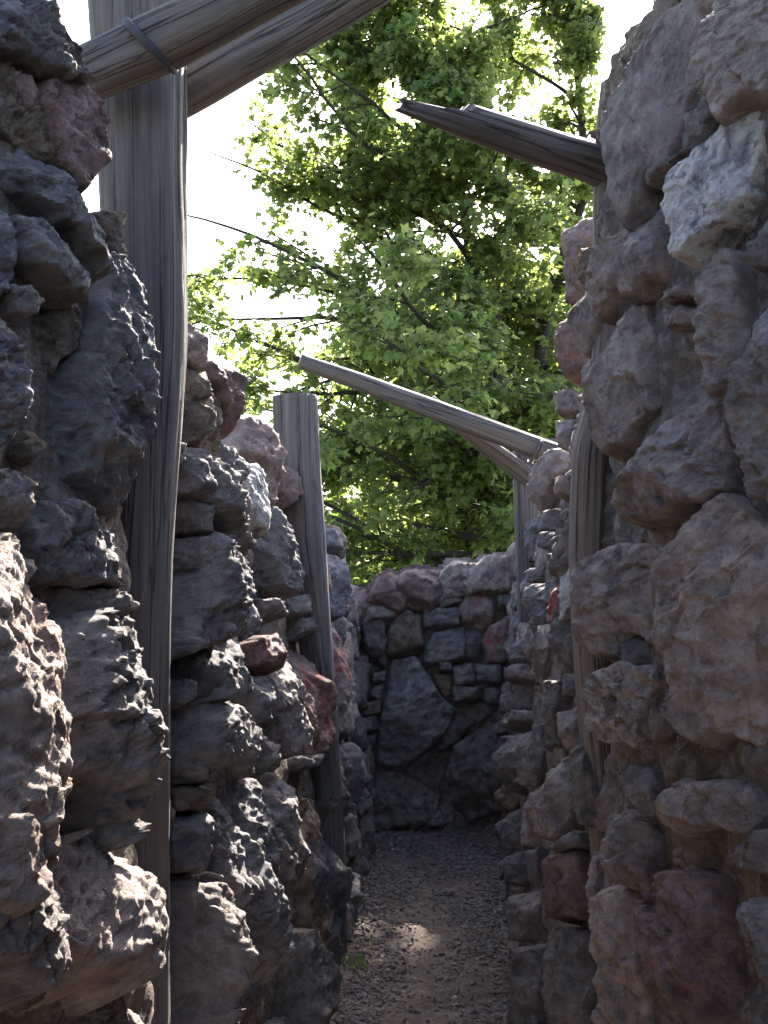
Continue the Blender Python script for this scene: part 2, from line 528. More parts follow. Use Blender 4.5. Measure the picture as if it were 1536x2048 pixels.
TRACED = {'L': [], 'R': [], 'E': []}
def stone(W, cls, pts, proud=None, k=.3, nv=None, top=0, slope=.45, rough=1., paint=None, label=None, dy=0., bulge=0.):
    wall = WALLS[W]
    pp = np.array([[float(c) for c in s.split(',')] for s in pts.split()])
    TRACED[W].append(pp)
    seed = 1000 + len(TRACED[W]) * 7 + ord(W) * 1000
    r = np.random.default_rng(seed)
    cpx = pp.mean(0)
    Y = wall.hit(*cpx) + dy
    ext = (pp.max(0) - pp.min(0)); sz = math.sqrt(ext[0] * ext[1]) / FPX * Y
    if proud is None: proud = np.clip(.12 * sz, .012, .05) + r.uniform(0, .02)
    P = at(cpx[0], cpx[1], Y)
    q = P[1] if W != 'E' else P[0]
    nw = wall.normal(np.array(q))
    tc = (ORIG - P) * np.array([1, 1, .35]); tc /= np.linalg.norm(tc)
    n = nw * (1 - k) + tc * k + r.normal(0, .05, 3) + np.array([0, 0, .10])
    if nv is not None: n = np.array(nv, float)
    n /= np.linalg.norm(n)
    t = np.cross([0, 0, 1.], n); t /= np.linalg.norm(t)
    u = np.cross(n, t)
    P0 = P + n * 0 - ray(*cpx) * (proud / max(.35, abs(n @ ray(*cpx))))
    poly = []
    for x, y in pp:
        d = ray(x, y); s = ((P0 - ORIG) @ n) / (d @ n)
        s = np.clip(s, Y - .45, Y + .45)
        p = ORIG + d * s - P0
        poly.append((p @ t, p @ u))
    poly = np.array(poly)
    o = rock(W, WOBJ[W], poly, P0, t, u, n, cls, seed, max(.0034, .0021 * Y), proud + .10, rough, bool(top), slope, paint, bulge=bulge, shrink=-min(.017, .065 * sz))
    if label: o['label'] = label
    return o

WOBJ = {
    'L': thing('stone_wall', 'craggy grey boulder wall in half sun, holding the thick post with lashed beams overhead', 'wall'),
    'R': thing('stone_wall', 'shaded mauve-brown boulder wall with a large white speckled block near its top', 'wall'),
    'E': thing('stone_wall', 'low stone wall closing the end of the path, with rough reddish coping', 'wall'),
}
# ---- stones of the sunny wall, nearest stretch
S = stone
S('L', 'd', '-60,-60 60,-60 95,0 115,55 160,118 180,168 120,152 50,112 -60,60', k=.45, top=1, proud=.05)
S('L', 'r', '100,148 150,108 188,182 220,238 230,288 206,332 170,386 140,345 108,300 98,240 86,180', k=.45, top=1, proud=.09, slope=.6)
S('L', 'r', '20,138 52,148 82,192 80,242 55,247 33,195', k=.4)
S('L', 's', '-40,250 40,288 92,330 152,390 186,420 217,490 232,538 195,503 150,452 110,432 60,384 -40,352', k=.3, proud=.06)
S('L', 's', '25,438 70,433 112,460 152,498 182,540 197,588 150,567 110,547 70,522 38,490', k=.35, proud=.09, slope=.6)
S('L', 'b', '186,424 247,424 264,470 242,545 216,500', k=.4, top=1)
S('L', 's', '232,515 266,520 284,562 294,612 294,682 288,742 293,802 304,960 299,1018 260,1007 190,987 80,972 40,902 44,832 100,772 150,702 186,622 214,570', k=.33, rough=1.0, proud=.04, slope=.35)
S('L', 's', '-40,605 10,620 32,652 46,760 42,832 40,882 -40,895', k=.3, proud=.06)
S('L', 's', '-50,365 14,378 22,440 12,500 22,560 4,602 -50,600', k=.3)
S('L', 's', '18,570 62,568 92,600 70,632 38,622', k=.3, proud=.06)
S('L', 'd', '-40,928 46,934 73,966 60,1000 46,1062 -40,1056', k=.4, proud=.07)
S('L', 'b', '42,865 80,850 90,900 60,925 20,912', k=.3)
S('L', 's', '75,1003 140,996 190,1030 236,1046 262,1062 266,1102 262,1178 230,1157 190,1172 140,1152 90,1167 50,1122 40,1062', k=.28, rough=1.0, proud=.05)
S('L', 'p', '30,1106 70,1116 76,1140 52,1172 33,1166', k=.3, proud=.05)
S('L', 'd', '70,1182 150,1177 250,1187 256,1232 200,1222 150,1262 120,1352 95,1332 78,1250', k=.55, proud=.015)
S('L', 's', '200,1222 236,1252 244,1198 252,1230 254,1290 270,1322 274,1402 292,1462 300,1560 302,1662 288,1674 270,1642 232,1562 200,1542 170,1502 140,1402 108,1382 132,1318', k=.12, proud=.055, nv=(1, -.04, .22), rough=1.1)
S('L', 'm', '-60,1050 0,1076 26,1122 62,1212 96,1322 106,1422 122,1502 140,1612 136,1702 112,1782 70,1742 -60,1655', k=.0, proud=.085, slope=.3, nv=(1, .06, .28), rough=.9)
S('L', 'm', '-50,1690 10,1742 60,1736 102,1792 116,1862 127,1952 110,1978 60,1932 -50,1890', k=.02, proud=.09, slope=.3, nv=(1, .04, .25), rough=.9)
S('L', 'b', '-50,1890 60,1942 106,1984 62,2014 -50,2035', k=.35, proud=.03)
S('L', 'd', '132,1470 200,1532 232,1602 230,1662 170,1652 135,1602', k=.6, proud=.0)
S('L', 'm', '142,1672 200,1664 242,1702 277,1754 301,1714 322,1802 347,1852 347,1902 290,1942 200,1932 150,1882 113,1842 128,1742', k=.15, nv=(1, -.06, .42), rough=1.0, slope=.6, proud=.06)
S('L', 'd', '110,1965 245,1960 285,2090 100,2090', k=.5, proud=.0)
S('L', 'm', '250,2010 282,2030 290,2090 245,2090', k=.2, proud=.04)
S('L', 'b', '-60,100 20,120 100,250 135,345 60,310 -60,230', k=.4, proud=.0, slope=.2)
S('L', 'b', '40,640 190,590 150,690 60,800 48,760', k=.45, proud=-.02, slope=.2)
# ---- the stack just behind the thick post (faces turned to the viewer)
S('L', 'm', '372,632 396,644 416,700 413,748 385,727 372,690', k=.4, top=1)
S('L', 'b', '368,730 414,750 428,790 416,798 368,798', k=.5, top=1)
S('L', 'r', '420,714 460,728 489,760 491,862 466,884 444,842 428,780 412,748', k=.3, top=1, proud=.04, slope=.6)
S('L', 'b', '365,802 424,810 438,850 402,882 365,892', k=.5)
S('L', 's', '355,912 410,914 442,960 434,986 390,992 355,986', k=.55, proud=.07)
S('L', 'd', '345,998 428,1006 430,1064 345,1070', k=.7, proud=.02)
S('L', 'd', '340,1075 430,1072 432,1140 338,1142', k=.7, proud=.03)
S('L', 'd', '335,1150 436,1148 438,1212 335,1216', k=.7, proud=.025)
S('L', 'b', '332,1222 432,1212 432,1294 332,1298', k=.7, proud=.02)
S('L', 'd', '330,1306 448,1296 470,1350 456,1402 330,1398', k=.6, proud=.05)
S('L', 's', '330,1352 398,1360 392,1398 366,1412 330,1402', k=.7, proud=.06)
S('L', 'd', '335,1415 450,1408 448,1510 430,1490 345,1508', k=.6, proud=.02)
S('L', 's', '345,1512 420,1492 432,1562 345,1570', k=.65, proud=.03)
S('L', 'b', '342,1582 380,1572 431,1582 426,1614 350,1622', k=.65, proud=.04)
S('L', 's', '340,1628 420,1626 432,1642 416,1742 340,1748', k=.6, proud=.045)
S('L', 'd', '340,1752 430,1750 448,1850 476,2090 340,2090', k=.45, proud=.04, slope=.3)
# ---- slices of the sunny wall running away to the end
S('L', 's', '398,882 428,898 458,960 492,1050 497,1112 470,1054 444,1000 412,930', k=.12, proud=.05, nv=(1, -.03, .15))
S('L', 's', '428,884 470,892 492,940 500,1010 480,1010 452,950', k=.25)
S('L', 'k', '485,832 510,826 531,860 562,920 582,992 556,988 520,922 487,900', k=.25, top=1)
S('L', 'w', '490,928 526,928 537,1000 543,1072 510,1044 490,1000', k=.3, proud=.06, rough=.8)
S('L', 'r', '564,926 606,934 602,982 582,1012 560,962', k=.3, top=1)
S('L', 's', '500,1070 522,1058 546,1016 600,1050 610,1052 608,1188 560,1184 505,1160', k=.35, proud=.04)
S('L', 's', '430,1064 462,1062 478,1150 462,1290 440,1292 436,1150', k=.05, proud=.05, rough=1.4, nv=(1, -.03, .18))
S('L', 's', '468,1090 498,1100 500,1190 482,1280 466,1240', k=.2)
S('L', 's', '478,1192 512,1190 522,1262 490,1284', k=.3)
S('L', 'd', '520,1194 572,1198 578,1232 530,1238', k=.4, proud=.06)
S('L', 's', '580,1192 622,1188 624,1228 590,1232', k=.35)
S('L', 's', '595,1234 628,1230 632,1262 600,1266', k=.35)
S('L', 'r', '500,1290 516,1268 570,1264 584,1332 540,1338 500,1332', k=.35, proud=.05)
S('L', 's', '452,1298 474,1340 470,1400 456,1402', k=.05, proud=.05, nv=(1, -.05, .2))
S('L', 's', '474,1330 502,1330 504,1382 478,1402', k=.25)
S('L', 's', '505,1360 532,1344 544,1442 520,1452', k=.25)
S('L', 'm', '540,1284 582,1270 602,1422 612,1502 570,1514 544,1422', k=.25, proud=.03, slope=.3)
RED = lambda st, w: stroke_paint('paint_red', st, w)
S('L', 'r', '582,1290 612,1268 642,1332 657,1452 652,1502 622,1514 600,1402', k=.2, proud=.04, paint=RED([[(605, 1335), (618, 1372)], [(632, 1340), (652, 1420), (662, 1470)]], 4.5), label='reddish stone with thin red paint streaks')
S('L', 'm', '654,1258 682,1248 697,1302 702,1352 684,1442 668,1466 656,1402', k=.3, proud=.04, paint=RED([[(662, 1280), (684, 1272)], [(662, 1280), (662, 1350)], [(684, 1275), (684, 1340)], [(663, 1320), (690, 1310)], [(672, 1300), (672, 1370)], [(690, 1330), (700, 1360)]], 4.5), label='upright stone smeared with red paint')
S('L', 's', '432,1395 470,1400 480,1500 466,1540 440,1500', k=.1, proud=.04, rough=1.4, nv=(1, -.08, .2))
S('L', 's', '478,1404 520,1455 530,1550 500,1548 478,1500', k=.25)
S('L', 's', '525,1456 560,1500 556,1540 536,1552', k=.25)
S('L', 'd', '560,1510 620,1516 660,1508 640,1530 575,1545', k=.4, proud=.01)
S('L', 'b', '634,1526 660,1504 686,1520 692,1602 694,1702 664,1712 645,1640', k=.3, proud=.07)
S('L', 'm', '535,1562 560,1540 602,1602 618,1752 602,1856 560,1762 540,1642', k=.25, proud=.04, slope=.3)
S('L', 'b', '600,1596 640,1602 662,1802 654,1954 615,1854', k=.25, proud=.03, paint=stroke_paint('paint_blue', [[(620, 1700), (650, 1690)], [(630, 1720), (645, 1780)], [(650, 1700), (655, 1800)]], 14), label='brown stone with worn blue paint')
S('L', 'd', '645,1640 668,1714 690,1710 692,1800 664,1870', k=.25)
S('L', 's', '436,1592 470,1600 492,1662 510,1732 532,1802 568,1922 545,2010 482,2090 470,1900 440,1742', k=.2, proud=.04, rough=1.2)
S('L', 'm', '438,1752 462,1760 480,1900 492,2040 480,2090 470,2000 452,1880', k=.02, proud=.08, rough=1.3, nv=(1, -.03, .2))
S('L', 's', '480,1542 532,1562 548,1702 552,1802 520,1784 490,1662', k=.3)
S('L', 'd', '556,1862 602,1862 645,1902 668,1962 655,2090 520,2090', k=.3, proud=.03)
S('L', 's', '642,1050 682,1058 690,1100 660,1092', k=.35, top=1)
S('L', 'b', '655,1042 690,1052 694,1128 670,1110', k=.35, top=1)
S('L', 's', '645,1102 682,1108 692,1180 690,1232 650,1236', k=.3)
# ---- stones of the shaded wall, nearest stretch
S('R', 'm', '1214,190 1262,78 1330,18 1400,-30 1392,150 1366,280 1330,330 1290,342 1262,402 1250,446 1222,380 1206,260', k=.35, top=1, proud=.05, rough=.45, slope=.12)
S('R', 'm', '1405,-30 1600,-40 1600,180 1540,192 1482,202 1430,232 1396,172', k=.3, top=1, proud=.03, rough=.6, slope=.2)
S('R', 'w', '1325,342 1400,292 1440,242 1495,200 1527,212 1512,302 1496,382 1466,432 1430,452 1390,482 1370,512 1332,507 1323,420', k=.3, proud=.06, slope=.1, rough=.6, label='white speckled angular stone')
S('R', 's', '1370,232 1410,200 1434,215 1402,270 1374,277', k=.3, proud=.05)
S('R', 'm', '1285,342 1370,290 1330,332 1290,376', k=.3, proud=.04)
S('R', 'm', '1255,472 1300,402 1320,390 1326,440 1324,512 1302,547 1266,572 1240,592 1225,562 1236,512', k=.35, proud=.05)
S('R', 'm', '1204,480 1250,440 1246,522 1216,602 1182,642 1172,602 1190,542', k=.4, proud=.05)
S('R', 'k', '1124,462 1160,434 1196,428 1200,490 1162,502 1162,562 1131,604 1128,542', k=.5, top=1, proud=.06)
S('R', 'b', '1155,496 1198,487 1205,522 1182,562 1155,572', k=.5, top=1, proud=.08)
S('R', 'r', '1098,642 1136,626 1162,672 1162,732 1131,758 1110,702', k=.5, top=1, proud=.07)
S('R', 'm', '1140,612 1186,558 1202,612 1192,682 1166,722 1140,652', k=.4, proud=.06)
S('R', 'm', '1275,598 1302,612 1332,682 1347,762 1342,802 1280,852 1230,882 1182,897 1160,872 1154,740 1190,722 1226,690 1242,640', k=.35, rough=.7, slope=.25, proud=.05)
S('R', 'm', '1322,580 1402,555 1402,592 1320,604', k=.35)
S('R', 'k', '1318,612 1402,610 1396,650 1328,653', k=.35, proud=.02)
S('R', 'm', '1420,496 1466,500 1472,562 1467,652 1461,752 1406,782 1394,740 1402,602 1408,530', k=.25, proud=.05)
S('R', 'd', '1478,482 1536,440 1600,430 1600,530 1495,545', k=.3, proud=.03)
S('R', 's', '1510,602 1536,562 1600,520 1600,1020 1482,992 1470,902 1475,782 1495,682', k=.2, rough=.8, slope=.2, proud=.05)
S('R', 'm', '1178,1002 1230,952 1290,882 1360,832 1400,790 1462,812 1472,902 1467,982 1400,1002 1330,1012 1280,1032 1230,1027 1190,1022', k=.3, rough=.8, slope=.4, proud=.07)
S('R', 'm', '1313,1112 1350,1072 1400,1042 1450,992 1492,1007 1536,1062 1600,1080 1600,1500 1480,1482 1400,1452 1370,1472 1340,1422 1325,1332 1320,1202', k=.3, rough=.75, slope=.18, proud=.05)
S('R', 'm', '1148,1132 1180,1095 1240,1080 1302,1080 1314,1152 1317,1292 1260,1265 1210,1302 1170,1312 1150,1292', k=.4, rough=.8, slope=.22, proud=.05)
S('R', 'd', '1225,1292 1265,1270 1320,1292 1320,1332 1230,1330', k=.4, proud=.01)
S('R', 'p', '1158,1345 1240,1330 1316,1324 1326,1372 1302,1422 1297,1482 1260,1497 1200,1492 1160,1462', k=.4, proud=.07, slope=.2, rough=1.3, label='pinkish granite block with dark specks')
S('R', 'd', '1300,1412 1335,1425 1352,1472 1300,1487', k=.4, proud=.03)
S('R', 'm', '1237,1566 1260,1524 1306,1540 1310,1636 1290,1642 1260,1612', k=.4, proud=.06)
S('R', 'm', '1305,1602 1340,1560 1400,1570 1500,1570 1532,1622 1502,1672 1440,1652 1400,1642 1350,1672 1310,1652', k=.35, proud=.07)
S('R', 'm', '1194,1702 1215,1640 1256,1620 1322,1662 1312,1742 1290,1792 1240,1782 1198,1752', k=.4, proud=.08, slope=.6)
S('R', 'm', '1188,1792 1236,1770 1280,1802 1282,1902 1312,2090 1188,2090', k=.4, rough=.9, slope=.25, proud=.05)
S('R', 'r', '1285,1802 1340,1752 1400,1740 1462,1782 1477,1882 1492,2090 1310,2090 1290,1952', k=.3, rough=.9, slope=.3, proud=.05)
S('R', 'm', '1450,1712 1490,1682 1536,1660 1600,1650 1600,1752 1480,1742', k=.3, proud=.05)
S('R', 's', '1480,1802 1536,1790 1600,1780 1600,1962 1490,1962 1475,1862', k=.25, proud=.05)
S('R', 'd', '1500,1990 1536,1980 1600,1970 1600,2090 1510,2090', k=.3, proud=.04)
S('R', 'b', '1350,1480 1400,1462 1600,1510 1600,1600 1540,1610 1500,1560 1400,1560 1330,1550', k=.35, proud=-.02, slope=.15)
S('R', 'b', '1320,1665 1440,1660 1450,1740 1340,1745', k=.35, proud=.0, slope=.3)
# ---- shaded wall, far stretch
S('R', 'm', '1055,982 1066,932 1090,900 1112,893 1128,930 1112,952 1092,992 1070,1024', k=.5, top=1, proud=0.070, slope=.6)
S('R', 'm', '1106,842 1148,835 1148,902 1114,897', k=.5, top=1, proud=0.070)
S('R', 'm', '1104,782 1142,774 1152,822 1108,827', k=.5, top=1, proud=0.070)
S('R', 'm', '1104,952 1144,948 1144,992 1104,992', k=.5, proud=.055)
S('R', 's', '1074,1032 1106,1014 1117,1057 1080,1062', k=.5, proud=.055)
S('R', 's', '1043,1040 1071,1034 1070,1112 1050,1122', k=.5, proud=.055)
S('R', 's', '1076,1065 1112,1060 1116,1097 1078,1097', k=.5, proud=.055)
S('R', 's', '1050,1140 1086,1130 1082,1162 1050,1167', k=.5, proud=.055)
S('R', 'b', '1088,1108 1140,1100 1140,1152 1100,1154', k=.5, proud=0.080)
S('R', 's', '1050,1176 1106,1150 1102,1242 1060,1284', k=.45, proud=.055)
S('R', 'w', '1120,1152 1144,1128 1144,1212 1117,1244', k=.5, proud=0.050, slope=.1, rough=.4, label='pale flat stone chip set on edge')
S('R', 'm', '1092,1244 1112,1160 1121,1165 1112,1242', k=.4, proud=0.070, paint=RED([[(1098, 1232), (1114, 1165)]], 7), label='thin stone edge painted red')
S('R', 'd', '1100,1242 1146,1225 1148,1332 1108,1342', k=.5, proud=0.050)
S('R', 's', '1008,1290 1030,1284 1078,1294 1075,1322 1010,1326', k=.45, proud=0.120, slope=.7)
S('R', 'm', '1006,1332 1076,1325 1072,1357 1004,1357', k=.5, proud=0.120, slope=.6)
S('R', 'd', '1003,1362 1072,1357 1066,1422 995,1432', k=.5, proud=0.120)
S('R', 'b', '1062,1300 1098,1290 1096,1370 1066,1372', k=.5, proud=0.070)
S('R', 's', '1000,1424 1082,1420 1070,1442 990,1447', k=.45, proud=0.120, slope=.6)
S('R', 'm', '968,1456 1010,1444 1022,1460 985,1472', k=.45, proud=0.160)
S('R', 'd', '985,1475 1080,1448 1085,1540 1050,1560 1000,1580', k=.5, proud=0.070)
S('R', 'd', '1088,1362 1117,1360 1112,1492 1084,1492', k=.5, proud=.055)
S('R', 'm', '1116,1422 1153,1410 1157,1502 1123,1502', k=.5, proud=.055)
S('R', 's', '1120,1346 1150,1345 1150,1388 1120,1390', k=.5, proud=.055)
S('R', 'm', '1060,1622 1080,1542 1130,1508 1167,1530 1142,1642 1110,1682 1060,1672', k=.5, proud=0.080)
S('R', 'd', '988,1642 1037,1608 1042,1702 1000,1732', k=.5, proud=0.080)
S('R', 's', '1000,1722 1042,1702 1054,1762 1010,1772', k=.5, proud=0.090)
S('R', 'r', '1080,1722 1106,1705 1160,1700 1178,1802 1150,1842 1085,1832', k=.5, proud=0.090)
S('R', 'd', '1008,1792 1080,1780 1092,1882 1020,1884', k=.5, proud=0.080)
S('R', 'd', '1090,1852 1182,1860 1184,2090 1090,2090', k=.5, proud=0.080, slope=.3)
S('R', 'd', '1016,1902 1086,1890 1086,2090 1016,2090', k=.5, proud=0.080, slope=.3)
S('R', 'm', '1055,1582 1075,1575 1060,1690 1042,1690', k=.5, proud=0.050)
S('R', 'd', '1040,1500 1062,1478 1090,1500 1085,1545 1060,1592 1033,1562', k=.5, proud=0.080)
S('R', 'd', '1100,1692 1150,1658 1166,1690 1105,1704', k=.5, proud=0.070)
S('R', 'd', '1046,1702 1078,1692 1080,1777 1056,1767', k=.5, proud=0.070)
S('R', 's', '1060,1448 1086,1445 1085,1498 1062,1476', k=.5, proud=0.070)
S('R', 'd', '1150,1505 1168,1420 1180,1520 1192,1640 1150,1650', k=.5, proud=0.050)
S('R', 'b', '1016,1562 1056,1587 1040,1607 988,1642 992,1592', k=.5, proud=0.080)
S('R', 'm', '1176,1705 1196,1700 1200,1850 1182,1855', k=.5, proud=0.050)
# ---- end wall
_er = np.random.default_rng(3)
def E_(c, p, **kw):
    kw.setdefault('proud', _er.uniform(.0, .06)); kw.setdefault('slope', .6)
    return stone('E', c, p, k=.2, **kw)
E_('r', '696,1186 730,1178 748,1206 722,1262 698,1234', top=1)
E_('r', '732,1196 752,1152 778,1146 806,1156 818,1192 806,1218 752,1230 728,1222', top=1, slope=.9, proud=.03)
E_('r', '792,1166 806,1146 834,1136 880,1146 892,1192 862,1222 800,1214', top=1, slope=.9, proud=.05)
E_('m', '864,1168 880,1142 912,1126 950,1130 958,1184 874,1204', top=1, slope=.9, proud=.03)
E_('m', '926,1160 950,1132 975,1113 1002,1104 1036,1118 1060,1167 990,1184 936,1180', top=1, slope=.6, proud=.06)
E_('m', '720,1200 800,1215 790,1232 740,1240 716,1262')
E_('s', '846,1218 916,1215 920,1246 848,1255', slope=.2)
E_('m', '917,1222 936,1190 986,1184 992,1202 986,1247 960,1257 925,1242', paint=RED([[(956, 1195), (960, 1210)], [(958, 1197), (966, 1192)]], 4), label='rounded stone with a small red paint mark')
E_('s', '996,1190 1034,1184 1034,1210 997,1213')
E_('d', '873,1206 912,1190 928,1200 880,1215')
E_('s', '846,1312 870,1264 930,1255 928,1312 885,1327 848,1324', slope=.5)
E_('d', '930,1262 968,1256 966,1300 962,1320 930,1314', proud=-.02)
E_('m', '964,1282 985,1250 1032,1224 1042,1292 1010,1322 978,1322', slope=.2, proud=.05, paint=RED([[(1003, 1240), (982, 1318)], [(966, 1284), (1002, 1284)], [(1020, 1238), (1006, 1275)], [(985, 1256), (972, 1290)]], 4.5), label='stone with crossed red paint strokes')
E_('b', '772,1302 784,1230 810,1218 842,1230 847,1292 830,1312 775,1307', slope=.6, proud=.05)
E_('d', '724,1246 766,1234 774,1292 771,1332 730,1302')
E_('s', '782,1322 830,1314 852,1342 892,1402 910,1422 892,1462 850,1502 800,1542 753,1522 760,1442 775,1382', proud=.1, slope=.5, rough=1.3)
E_('s', '904,1332 945,1325 957,1362 910,1372')
E_('s', '944,1332 1004,1328 1004,1367 960,1362')
E_('s', '904,1373 955,1376 967,1397 910,1402')
E_('s', '972,1376 1002,1375 1002,1407 970,1407')
E_('b', '864,1346 902,1345 902,1392 885,1392')
E_('s', '879,1324 902,1322 905,1340 880,1342')
E_('s', '744,1346 773,1340 771,1362 745,1362')
E_('s', '740,1382 766,1364 761,1397 745,1397')
E_('b', '700,1412 762,1398 762,1427 710,1432')
E_('s', '690,1442 757,1430 757,1457 700,1472')
E_('d', '695,1476 752,1462 748,1500 700,1505')
E_('r', '700,1300 738,1310 742,1350 705,1360')
E_('d', '700,1362 738,1356 740,1395 704,1402')
E_('d', '905,1492 960,1462 1010,1440 1010,1622 940,1642 880,1602', slope=.9, proud=.05, rough=1.6)
E_('d', '715,1542 800,1547 882,1592 862,1660 740,1660', slope=.9, proud=.06, rough=1.6)
E_('s', '845,1628 885,1620 890,1650 850,1655', proud=.08)
E_('d', '880,1440 905,1425 950,1440 905,1490 875,1500', proud=.02)

# ---- smaller stones that fill the wall between and beyond the traced ones
def clip_cell(c, others):
    poly = [np.array(p, float) for p in ((-.5, -.5), (.5, -.5), (.5, .5), (-.5, .5))]
    poly = [c + p * .9 for p in poly]
    for o in others:
        m = (c + o) / 2; d = o - c
        out = []
        for i in range(len(poly)):
            a, b = poly[i], poly[(i + 1) % len(poly)]
            da, db = (a - m) @ d, (b - m) @ d
            if da <= 0: out.append(a)
            if (da < 0) != (db < 0) and da != db: out.append(a + (b - a) * da / (da - db))
        poly = out
        if len(poly) < 3: return None
    return np.array(poly)

def inside_any(q, polys):
    r = np.zeros(len(q), bool)
    for p in polys: r |= poly_sdf(q, p) > 0
    return r

def fill(Wn, s0, s1, cs, cz, classes, seed):
    wall = WALLS[Wn]; r = np.random.default_rng(seed)
    pts = []
    ns = int((s1 - s0) / cs); nz = int(2.8 / cz)
    for j in range(nz):
        for i in range(ns):
            pts.append((s0 + cs * (i + .5 + r.uniform(-.4, .4) + .5 * (j % 2)), cz * (j + .5 + r.uniform(-.33, .33))))
    pts = np.array(pts); cnt = 0
    sc = np.array([1 / cs, 1 / cz]) * .5
    nrm = pts * sc
    for i, p in enumerate(pts):
        if p[1] > wall.top(p[0]) - .02: continue
        d = np.linalg.norm(nrm - nrm[i], axis=1)
        near = np.argsort(d)[1:14]
        cell = clip_cell(nrm[i], nrm[near])
        if cell is None: continue
        cell = cell / sc
        if (cell[:, 1].max() - cell[:, 1].min()) < .05: continue
        W3 = wall.pos(cell[:, 0], cell[:, 1])
        cen = cell.mean(0)
        if W3[:, 1].min() > .6:
            mids = np.concatenate([cell, cen + (cell - cen) * .5, cen[None]])
            pr = proj(wall.pos(mids[:, 0], mids[:, 1]))
            if inside_any(pr, TRACED[Wn]).mean() > (.34 if cen[0] < 2.5 or Wn == 'E' else .6): continue
        P0 = wall.pos(np.array(cen[0]), np.array(cen[1]))
        n = wall.normal(np.array(cen[0])) + r.normal(0, .07, 3); n /= np.linalg.norm(n)
        t = np.cross([0, 0, 1.], n); t /= np.linalg.norm(t); u = np.cross(n, t)
        rel = W3 - P0
        poly = np.stack([rel @ t, rel @ u], -1)
        pr = r.uniform(-.05, -.012)
        cls = classes[r.integers(len(classes))]
        Yd = max(P0[1], 1.2)
        topf = cen[1] > wall.top(cen[0]) - cz * 1.2
        rock(Wn, WOBJ[Wn], poly, P0 + n * pr, t, u, n, cls, int(seed * 1000 + i), max(.006, .0028 * Yd), .09 + pr, 1.0, topf, .4, None, shrink=.008)
        cnt += 1
    return cnt
nL = fill('L', 1.0, 7.0, .36, .25, 'ssdsdmb', 21)
nR = fill('R', 1.0, 7.0, .34, .23, 'mmdmbds', 22)
nE = fill('E', -.7, 1.3, .2, .16, 'sdsbd', 23)

# ---- mortar cores behind the stones
def core_side(wall, Wn, s0, s1):
    q = np.concatenate([np.arange(s0, .8, .1), np.arange(.8, s1 + .001, .02)])
    rows = []
    thick = .55; sd = wall.side
    tops = wall.top(q) - .10 + .03 * fbm(np.stack([q * 3, q * 0, q * 0 + ord(Wn)], -1), 3)
    nf, nt_, nb = 120, 10, 8
    for k in range(nf + 1):
        z = -.08 + (tops + .08) * k / nf
        p = wall.pos(q, z); n = wall.normal(q)
        d = -np.interp(q, [2.3, 2.75], [.02, .06]) + .024 * fbm(p * 3.5, 3) + .014 * fbm(p * 14, 3) + .006 * ridged(p * 40, 2)
        if k > nf - 4: d = d - .012 * (k - nf + 4) ** 1.5
        rows.append(p + n * d[:, None])
    for k in range(1, nt_ + 1):
        f = k / nt_
        p = rows[nf].copy(); p[:, 0] -= sd * thick * f; p[:, 2] += .03 * fbm(p * 4, 3) + .05 * math.sin(f * math.pi)
        rows.append(p)
    for k in range(1, nb + 1):
        p = rows[nf + nt_].copy(); p[:, 2] = p[:, 2] * (1 - k / nb) - .08 * k / nb
        rows.append(p)
    V = np.array(rows); nr, nq = V.shape[:2]
    j, i = np.meshgrid(np.arange(nr - 1), np.arange(nq - 1), indexing='ij')
    v0 = (j * nq + i).ravel()
    quads = np.stack([v0, v0 + 1, v0 + 1 + nq, v0 + nq], -1)
    if sd < 0: quads = quads[:, ::-1]
    return V.reshape(-1, 3), quads
for Wn in 'LR':
    v, qd = core_side(WALLS[Wn], Wn, -5.5, 7.35)
    obj('mortar', mesh_np('mortar', v, quads=qd), MAT['mortar'], WOBJ[Wn])
def core_end():
    q = np.arange(WE.xr[0], WE.xr[1], .035); rows = []
    tops = WE.top(q) - .10
    for k in range(51):
        z = -.08 + (tops + .08) * k / 50
        p = WE.pos(q, z); n = WE.normal(q)
        rows.append(p + n * (-.085 + .022 * fbm(p * 3.5, 3) + .012 * fbm(p * 14, 3))[:, None])
    for k in range(1, 9):
        p = rows[50].copy(); p[:, 1] += .5 * k / 8; p[:, 2] += .03 * fbm(p * 4, 3); rows.append(p)
    for k in range(1, 7):
        p = rows[58].copy(); p[:, 2] = p[:, 2] * (1 - k / 6) - .08 * k / 6; rows.append(p)
    V = np.array(rows); nr, nq = V.shape[:2]
    j, i = np.meshgrid(np.arange(nr - 1), np.arange(nq - 1), indexing='ij'); v0 = (j * nq + i).ravel()
    return V.reshape(-1, 3), np.stack([v0, v0 + 1, v0 + 1 + nq, v0 + nq], -1)
v, qd = core_end()
obj('mortar', mesh_np('mortar', v, quads=qd), MAT['mortar'], WOBJ['E'])
# ------------------------------------------------------------------ timber
def smooth_path(ctrl, rad, step):
    c = np.array(ctrl, float); r = np.array(rad, float)
    seg = np.linalg.norm(np.diff(c, axis=0), axis=1); s = np.concatenate([[0], np.cumsum(seg)])
    n = max(6, int(s[-1] / step)); q = np.linspace(0, s[-1], n)
    # Catmull-Rom like: interpolate then smooth a little
    p = np.stack([np.interp(q, s, c[:, k]) for k in range(3)], -1); rr = np.interp(q, s, r)
    for _ in range(max(1, int(.08 / step))):
        p[1:-1] = .25 * p[:-2] + .5 * p[1:-1] + .25 * p[2:]
        rr[1:-1] = .25 * rr[:-2] + .5 * rr[1:-1] + .25 * rr[2:]
    return p, rr, q

